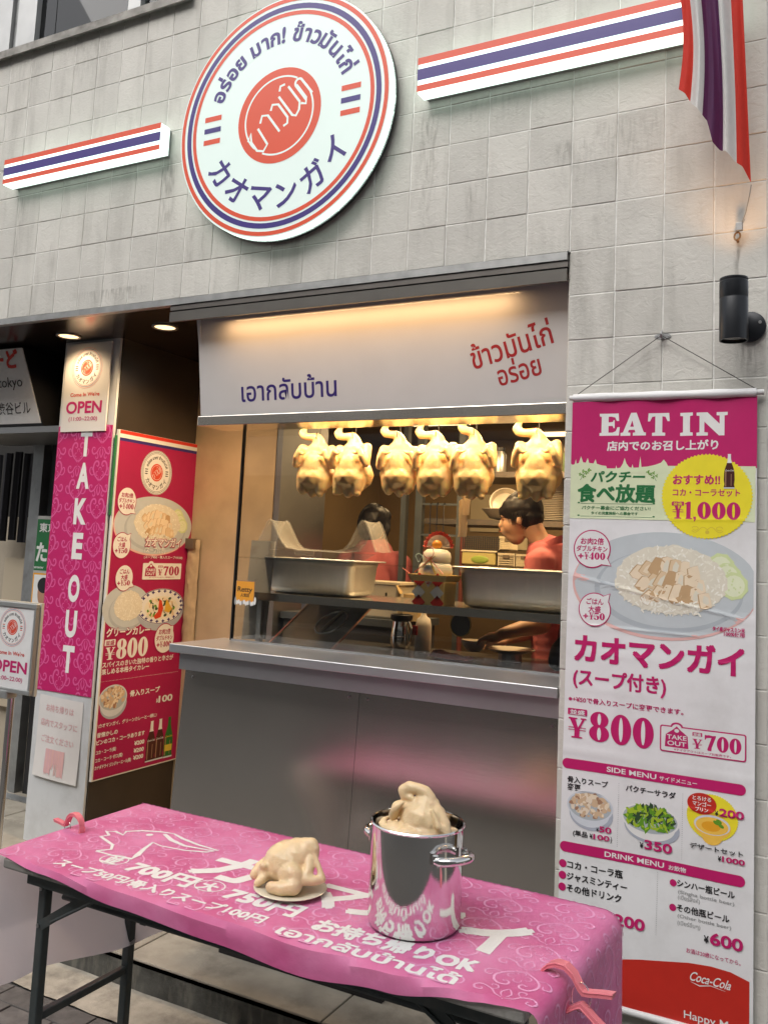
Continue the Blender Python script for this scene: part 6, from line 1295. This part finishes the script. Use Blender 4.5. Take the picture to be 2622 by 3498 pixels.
# ---------------- the cloth
cloth = thing('banner_cloth', 'pink swirl patterned banner with white lettering used as a tablecloth', 'tablecloth', (.1, -.73, .7))
U0, U1 = -1.13, 1.36            # along the cloth; 0 = table x 0 on the flat part
XL, XR = -.70, .878
def hem(u):                     # how far the front edge drops over the table edge
    pts = [(-2, 0), (-.70, .0), (-.5, .02), (-.22, .046), (.10, .058), (.34, .072), (.56, .05), (.75, .02), (.86, .006), (2, .0)]
    for (a, ha), (b_, hb) in zip(pts, pts[1:]):
        if u <= b_: return ha+(hb-ha)*(.5-.5*math.cos(PI*(u-a)/(b_-a)))
    return 0
def clothf(u, v, h=0):          # u: length position, v: 0 back .. W front
    y = -.425-v; z = .7015; x = u
    w = mnoise.noise(Vector((u*5, v*7, 0)))
    fr_ = v/.62
    nx, ny, nz = 0, 0, 1
    if XL <= u <= XR:
        z += .0012*(w+1)
        yb = 1.030+.425*0
        if y < -1.034:
            d = -1.034-y; r_ = .012; a = min(d/r_, PI/2); y = -1.034-r_*math.sin(a); z = .7015-r_*(1-math.cos(a))-max(0, d-r_*PI/2); ny, nz = -math.sin(a), math.cos(a)
        # slight tucks towards the front right
        z += .004*math.exp(-((u-.62-.5*(v-.3))/.03)**2)*fr_
    elif u > XR:
        d = u-XR; r_ = .050-.025*fr_; a = min(d/r_, PI/2); x = XR+r_*math.sin(a); z -= r_*(1-math.cos(a)); nx, nz = math.sin(a), math.cos(a)
        if d > r_*PI/2:
            q = d-r_*PI/2; z -= q; x += .014*math.sin(v*13+.6)*min(1, q*5)+.006*math.sin(v*31)*min(1, q*4)-.03*q
            if fr_ > .85: y += .10*(fr_-.85)*min(1, q*4)
    else:
        d = XL-u; r_ = .035+.012*math.sin(v*5); a = min(d/r_, 2.0); x = XL-r_*math.sin(a); z -= r_*(1-math.cos(a)); nx, nz = -math.sin(a), math.cos(a)
        if d > r_*2.0:
            q = d-r_*2.0; tl = .42-.62*min(q, .18)/.18*.5
            x += (.42*q if q < .18 else .0756+.10*(q-.18))+.012*math.sin(v*9)*q*3; z -= q*.93
            y += .24*max(0, .35-v)*min(1, q*3)+.03*max(0, v-.45)*min(1, q*3); x += (.30*(.45-v)-.03)*min(1, q*3); x += .016*math.sin(v*21+q*9)*min(1, q*3)
    if nz < .98: h *= 2.5
    return (x+nx*h, y+ny*h, z+nz*h)
VW = lambda u: .610+hem(u)
INK['clothpink'] = (.70, .13, .33)
ccm = bpy.data.materials.new('pink_banner_fabric'); ccm.use_nodes = True; n, l = nt(ccm); b_ = n['Principled BSDF']; b_.inputs['Roughness'].default_value = .55
tcn = n.new('ShaderNodeTexCoord'); nz_ = n.new('ShaderNodeTexNoise'); nz_.inputs['Scale'].default_value = 4.5; nz_.inputs['Detail'].default_value = 5; l.new(tcn.outputs['Object'], nz_.inputs['Vector'])
rp = n.new('ShaderNodeValToRGB'); rp.color_ramp.elements[0].position = .38; rp.color_ramp.elements[0].color = (.70, .115, .32, 1); rp.color_ramp.elements[1].position = .66; rp.color_ramp.elements[1].color = (.86, .27, .52, 1); l.new(nz_.outputs[0], rp.inputs[0])
gi = n.new('ShaderNodeNewGeometry'); mxc = n.new('ShaderNodeMix'); mxc.data_type = 'RGBA'; l.new(rp.outputs[0], mxc.inputs[6]); mxc.inputs[7].default_value = (.84, .79, .78, 1)
# printed face carries the colour; the reverse is plain off-white fabric
b1 = n.new('ShaderNodeTexNoise'); b1.inputs['Scale'].default_value = 14; b1.inputs['Detail'].default_value = 4; l.new(tcn.outputs['Object'], b1.inputs['Vector']); bpn = n.new('ShaderNodeBump'); bpn.inputs['Distance'].default_value = .007; bpn.inputs['Strength'].default_value = .8; l.new(b1.outputs[0], bpn.inputs['Height']); l.new(bpn.outputs[0], b_.inputs['Normal'])
l.new(gi.outputs['Backfacing'], mxc.inputs[0]); l.new(mxc.outputs[2], b_.inputs['Base Color'])
tl_ = n.new('ShaderNodeBsdfTranslucent'); tl_.inputs[0].default_value = (.86, .76, .77, 1); ms_ = n.new('ShaderNodeMixShader'); tm_ = n.new('ShaderNodeMapRange'); tm_.inputs[3].default_value = .22; tm_.inputs[4].default_value = .55; l.new(gi.outputs['Backfacing'], tm_.inputs[0]); l.new(tm_.outputs[0], ms_.inputs[0]); l.new(b_.outputs[0], ms_.inputs[1]); l.new(tl_.outputs[0], ms_.inputs[2]); l.new(ms_.outputs[0], n['Material Output'].inputs[0])
cm_ = MB(); nu, nv = 240, 34
cm_.grid(nu, nv, lambda a, c: clothf(U0+(U1-U0)*a, VW(U0+(U1-U0)*a)*c)); co_ = cm_.build('fabric', ccm, cloth, smooth=True)
me = co_.data                      # outward normals: printed side up
up = sum(p.normal.z*p.area for p in me.polygons)
if up < 0: me.flip_normals()
P = Print(.0002)
swirls(P, XL+.005, .004, U1, .606, .165, .15, 'swirl_light', 1, .0026)
# white brush lettering; v grows towards the street, so letters are drawn with -v up
L = Print(.00012)
def tl(P_, t, u, v, h, w=None, **k): P_.text(t, u, -v, h, 'white', w=w, lay=3, **k)
tl(L, 'カ', -.17, .405, .165, w=.19, bold=.035, ref=.8, slant=.1); tl(L, 'オ', .045, .395, .15, w=.14, bold=.035, ref=.8, slant=.1); tl(L, 'マ', .19, .40, .15, w=.14, bold=.035, ref=.8, slant=.1); tl(L, 'ン', .33, .40, .15, w=.13, bold=.035, ref=.8); tl(L, 'ガ', .47, .40, .15, w=.13, bold=.035, ref=.8); tl(L, 'イ', .615, .41, .17, w=.16, bold=.045, ref=.8)
for u, t in ((-.385, '並'), (-.045, '大')):
    L.ring(u, -.462, .040, .044, 'white', 3, 40, ry=.85); tl(L, t, u-.026, .488, .05, w=.052, bold=.04, ref=.85)
tl(L, '700円', -.315, .500, .060, w=.225, bold=.05); tl(L, '750円', .020, .500, .060, w=.225, bold=.05)
tl(L, 'お持ち帰りOK', .310, .530, .058, w=.42, bold=.045, ref=.8)
tl(L, 'スープ50円/骨入りスープ100円', -.50, .578, .040, w=.70, bold=.035, ref=.8)
tl(L, 'เอากลับบ้านได้', .255, .600, .034, w=.46, bold=.03, ref=.56)
# rooster emblem
def rl(pts, w): L.line([(-.60+.40*a, -(.45-.26*b)) for a, b in pts], w, 'white', 3)
rl([(.30, .05), (.36, .18), (.30, .30), (.20, .36), (.10, .42), (.12, .52), (.04, .60), (.10, .66), (.2, .62), (.16, .74), (.24, .86), (.38, .96), (.5, 1.0)], [.010]*12+[.004])
rl([(.5, .99), (.62, .92), (.8, .86), (1.0, .84), (.95, .72), (.8, .62), (.6, .58), (.50, .62)], [.008, .012, .010, .008, .009, .008, .006, .004])
rl([(.44, .92), (.58, .80), (.74, .74), (.98, .80)], [.012, .016, .012, .006]); rl([(.50, .62), (.54, .42), (.60, .2), (.62, .08), (.46, .04), (.30, .05)], [.006, .012, .018, .014, .008, .008])
L.ell(-.60+.40*.36, -(.45-.26*.80), .011, .011, 'white', 3, 16)
def on_cloth(a, c, h): return clothf(a, c, .0003+h)
def on_cloth2(a, c, h): return clothf(a, -c, .0004+h)
P.build('swirl_print', cloth, on_cloth, maxedge=.02); L.build('lettering', cloth, on_cloth2, maxedge=.03)
hm = MB(); hm.grid(160, 1, lambda a, c: clothf(U0+.4+(U1-U0-.8)*a, .002+.004*c+.002*math.sin(a*400), .0012)); hm.build('hem_stitching', mat('hem_thread', (.50, .12, .28), .8), cloth)
# clips
def peg(label, loc, rz, tilt, sc=1.0):
    t = thing('laundry_clip', label, 'clip', loc, 'pink plastic laundry clips on the tablecloth'); pk = mat('coral_pink_plastic', (.80, .22, .26), .32, coat=.3)
    for s_ in (1, -1):
        pts = [(-.085, -.002), (-.083, .010), (-.074, .024), (-.058, .035), (-.038, .039), (-.018, .031), (-.002, .014), (.008, .007), (.022, .012), (.042, .021), (.068, .031)]
        b = MB(); ring = []
        for i_, (a, c) in enumerate(pts):
            w2 = .011 if i_ < 7 else .009; th = .0055
            ring.append([(a, -w2, s_*(c-th)+s_*.006), (a, w2, s_*(c-th)+s_*.006), (a, w2, s_*(c+th)+s_*.006), (a, -w2, s_*(c+th)+s_*.006)])
        b.loft(ring, True, True); b.box((-.078, -.011, s_*.030-.002), (.0, -.0085, s_*.036+.002)) if 0 else None
        o = b.build('jaw', pk, None, smooth=30); o.parent = t; o.rotation_euler = (0, tilt, 0)
        # raised rims of the channel-shaped jaw
        for q in (-1, 1):
            rr_ = MB().tube([(a, q*(.0105 if i_ < 7 else .0085), s_*(c+.006+.0035)) for i_, (a, c) in enumerate(pts)], .0022, 6); o2 = rr_.build('rim', pk, None, smooth=True); o2.parent = o
    sp_ = MB().tube([(.004+.020*math.cos(a), -.004+.008*a/6.3, .022*math.sin(a)*1.35) for a in [2*PI*k/24*1.0 for k in range(25)]], .0011, 6); o = sp_.build('spring', chrome, None, smooth=True); o.parent = t; o.rotation_euler = (0, tilt, 0)
    t.rotation_euler = (0, 0, rz); t.scale = (sc,)*3
    return t
peg('pink laundry clip on the front right corner of the tablecloth', (.935, -.86, .672), R(-8), R(10), 1.05)
peg('pink laundry clip on the left edge of the tablecloth', (-.700, -.765, .703), R(172), R(18), .85)

# ================================================================ ON THE TABLE
pot = thing('stock_pot', 'tall polished steel stock pot with two loop handles on the tablecloth', 'pot', (.508, -.795, .703))
px_, py_, pr_, ph_ = .508, -.795, .1135, .240
MB().lathe([(0, .002), (pr_-.012, .002), (pr_-.003, .006), (pr_, .016), (pr_, ph_-.004), (pr_+.003, ph_-.002), (pr_+.004, ph_+.001), (pr_+.002, ph_+.004), (pr_-.002, ph_+.003), (pr_-.003, ph_-.004), (pr_-.003, .02), (pr_-.012, .008), (0, .008)], (px_, py_, .7025), 72).build('body', chrome, pot, smooth=50)
for a0 in (R(-22), R(158)):
    ca, sa = math.cos(a0), math.sin(a0)
    pts = []
    for k in range(15):
        t = PI*k/14; w_ = .048*math.cos(t); o_ = pr_+.004+.042*math.sin(t)**.8
        pts.append((px_+ca*o_-sa*w_, py_+sa*o_+ca*w_, .7025+ph_-.052+.006*math.sin(t)))
    MB().tube(pts, [.009]+[.0105]*13+[.009], 12).build('handle', chrome, pot, smooth=True)
    for w_ in (-.048, .048): MB().tube([(px_+ca*(pr_+.001)-sa*w_, py_+sa*(pr_+.001)+ca*w_, .7025+ph_-.040), (px_+ca*(pr_+.002)-sa*w_, py_+sa*(pr_+.002)+ca*w_, .7025+ph_-.066)], .008, 10).build('handle_plate', chrome, pot, smooth=True)
pcn = thing('pot_chicken', 'poached whole chicken sitting neck-up in the steel stock pot', 'chicken', (px_, py_, .80))
Z = .7025+ph_
def sheet_part(pts, w, th, parent, name='skin_flap'):
    b = MB(); rings = []
    for i_, p_ in enumerate(pts):
        ww = w[i_]; rings.append([(p_[0]-ww, p_[1], p_[2]-th), (p_[0]+ww, p_[1], p_[2]-th), (p_[0]+ww, p_[1], p_[2]+th), (p_[0]-ww, p_[1], p_[2]+th)])
    return b.loft(rings, True, True).build(name, raw_c, parent, smooth=True)
X, Y = px_, py_
blob('body', [('e', (X+.016, Y, Z-.030), (.076, .070, .062)), ('e', (X+.018, Y-.004, Z+.010), (.060, .054, .050)), ('e', (X+.020, Y, Z+.038), (.038, .036, .034)),
              # neck rising and folding back over to the left
              ('c', [(X+.024, Y, Z+.040), (X+.028, Y, Z+.060), (X+.018, Y-.002, Z+.074), (X+.000, Y-.006, Z+.080), (X-.022, Y-.010, Z+.082), (X-.036, Y-.012, Z+.072), (X-.032, Y-.014, Z+.060)], [.024, .0175, .0155, .0145, .0150, .0155, .0125]), ('c', [(X-.030, Y-.014, Z+.060), (X-.010, Y-.018, Z+.058)], [.011, .007]),
              # left wing: shoulder, elbow out, fore wing back up to a pointed tip
              ('c', [(X-.020, Y-.010, Z+.038), (X-.050, Y-.016, Z+.032), (X-.058, Y-.022, Z+.010)], [.017, .0145, .0125]), ('c', [(X-.057, Y-.024, Z+.010), (X-.046, Y-.038, Z+.030), (X-.022, Y-.040, Z+.052)], [.0115, .0095, .004]),
              # right wing
              ('c', [(X+.052, Y-.006, Z+.036), (X+.076, Y-.012, Z+.012), (X+.088, Y-.020, Z-.014)], [.017, .0145, .013]), ('c', [(X+.088, Y-.022, Z-.014), (X+.072, Y-.038, Z+.010), (X+.052, Y-.036, Z+.046)], [.011, .0085, .0035]),
              # thigh pressed against the rim
              ('e', (X-.040, Y-.046, Z-.020), (.034, .026, .024)), ('e', (X+.046, Y-.050, Z-.030), (.036, .024, .024)), ('e', (X+.004, Y-.062, Z-.030), (.040, .020, .034))], raw_c, pcn, .0028, 8, .0007, 60)
blob('second_bird', [('e', (X-.076, Y+.020, Z-.030), (.024, .034, .020)), ('c', [(X-.070, Y-.036, Z-.022), (X-.086, Y-.020, Z-.006), (X-.074, Y-.010, Z+.004)], [.011, .007, .003]), ('c', [(X-.070, Y-.036, Z-.022), (X-.090, Y-.030, Z-.010)], [.010, .004]), ('c', [(X-.070, Y-.036, Z-.026), (X-.076, Y+.02, Z-.03)], [.012, .014]), ('c', [(X-.076, Y+.02, Z-.034), (X+.0, Y+.07, Z-.045), (X+.082, Y+.026, Z-.022)], [.018, .018, .018])], raw_c, pcn, .003, 2, .0014, 60)
MB().lathe([(0, 0), (pr_-.004, 0)], (px_, py_, Z-.07), 40).build('broth', mat('broth', (.30, .22, .12), .15), pot)
dp = thing('dinner_plate', 'cream dinner plate on the tablecloth under the resting chicken', 'plate', (.148, -.80, .703))
MB().lathe([(0, .0), (.055, .0), (.060, .004), (.094, .011), (.096, .013), (.094, .0145), (.060, .008), (0, .006)], (.150, -.800, .7035), 56).build('body', mat('cream_china', (.66, .60, .47), .22, coat=.3), dp, smooth=50)
rc = thing('plate_chicken', 'trussed poached chicken resting on the cream plate', 'chicken', (.14, -.79, .712))
qx, qy, qz = .140, -.790, .712
X, Y, Z = qx-.004, qy, qz
blob('body', [('e', (X-.006, Y+.012, Z+.052), (.068, .062, .054)), ('e', (X+.014, Y+.016, Z+.072), (.050, .048, .042)), ('e', (X+.034, Y+.020, Z+.090), (.032, .030, .028)),
              ('c', [(X+.036, Y+.018, Z+.098), (X+.052, Y+.018, Z+.106), (X+.062, Y+.016, Z+.096), (X+.064, Y+.014, Z+.080)], [.020, .016, .014, .012]),
              # vent and tail towards the street on the left
              ('e', (X-.050, Y-.030, Z+.034), (.022, .020, .026)), ('e', (X-.046, Y-.044, Z+.052), (.012, .010, .010)), ('c', [(X-.046, Y-.046, Z+.022), (X-.052, Y-.058, Z+.014)], [.013, .010]),
              # far drumstick
              ('c', [(X-.062, Y+.004, Z+.040), (X-.078, Y-.012, Z+.030), (X-.084, Y-.026, Z+.018)], [.022, .017, .013]),
              # near drumstick folded along the plate
              ('e', (X+.026, Y-.034, Z+.040), (.036, .024, .032)), ('c', [(X+.046, Y-.046, Z+.022), (X+.020, Y-.062, Z+.016), (X+.000, Y-.068, Z+.017)], [.021, .0165, .0145]), ('e', (X-.006, Y-.069, Z+.017), (.012, .013, .014)),
              # wing, elbow out to the right
              ('c', [(X+.056, Y+.006, Z+.074), (X+.064, Y-.012, Z+.050), (X+.062, Y-.022, Z+.036)], [.015, .0135, .013]), ('c', [(X+.062, Y-.024, Z+.034), (X+.086, Y-.012, Z+.034), (X+.102, Y-.002, Z+.036)], [.014, .0125, .008]), ('c', [(X+.100, Y-.002, Z+.038), (X+.082, Y+.004, Z+.066), (X+.066, Y+.008, Z+.094)], [.009, .0065, .0035])], raw_c, rc, .0028, 8, .0007, 60).data.transform(Matrix.Translation((0, 0, 0)) @ Matrix.Scale(1.06, 4))
# dark crate on the step under the table
cr_ = thing('dark_crate', 'black plastic crate on the step half hidden under the table', 'crate', (-.28, 0, .105))
b = MB(); b.box((-.62, -.06, .106), (.06, -.052, .33)); b.box((-.62, .052, .106), (.06, .06, .33)); b.box((-.62, -.052, .106), (-.612, .052, .33)); b.box((.052, -.052, .106), (.06, .052, .33)); b.box((-.612, -.052, .106), (.052, .052, .118)); b.box((-.63, -.07, .32), (.07, -.062, .345), bev=.002); b.build('body', black_p, cr_)
for sc_ in list(bpy.data.scenes):
    if sc_ is not S: bpy.data.scenes.remove(sc_)
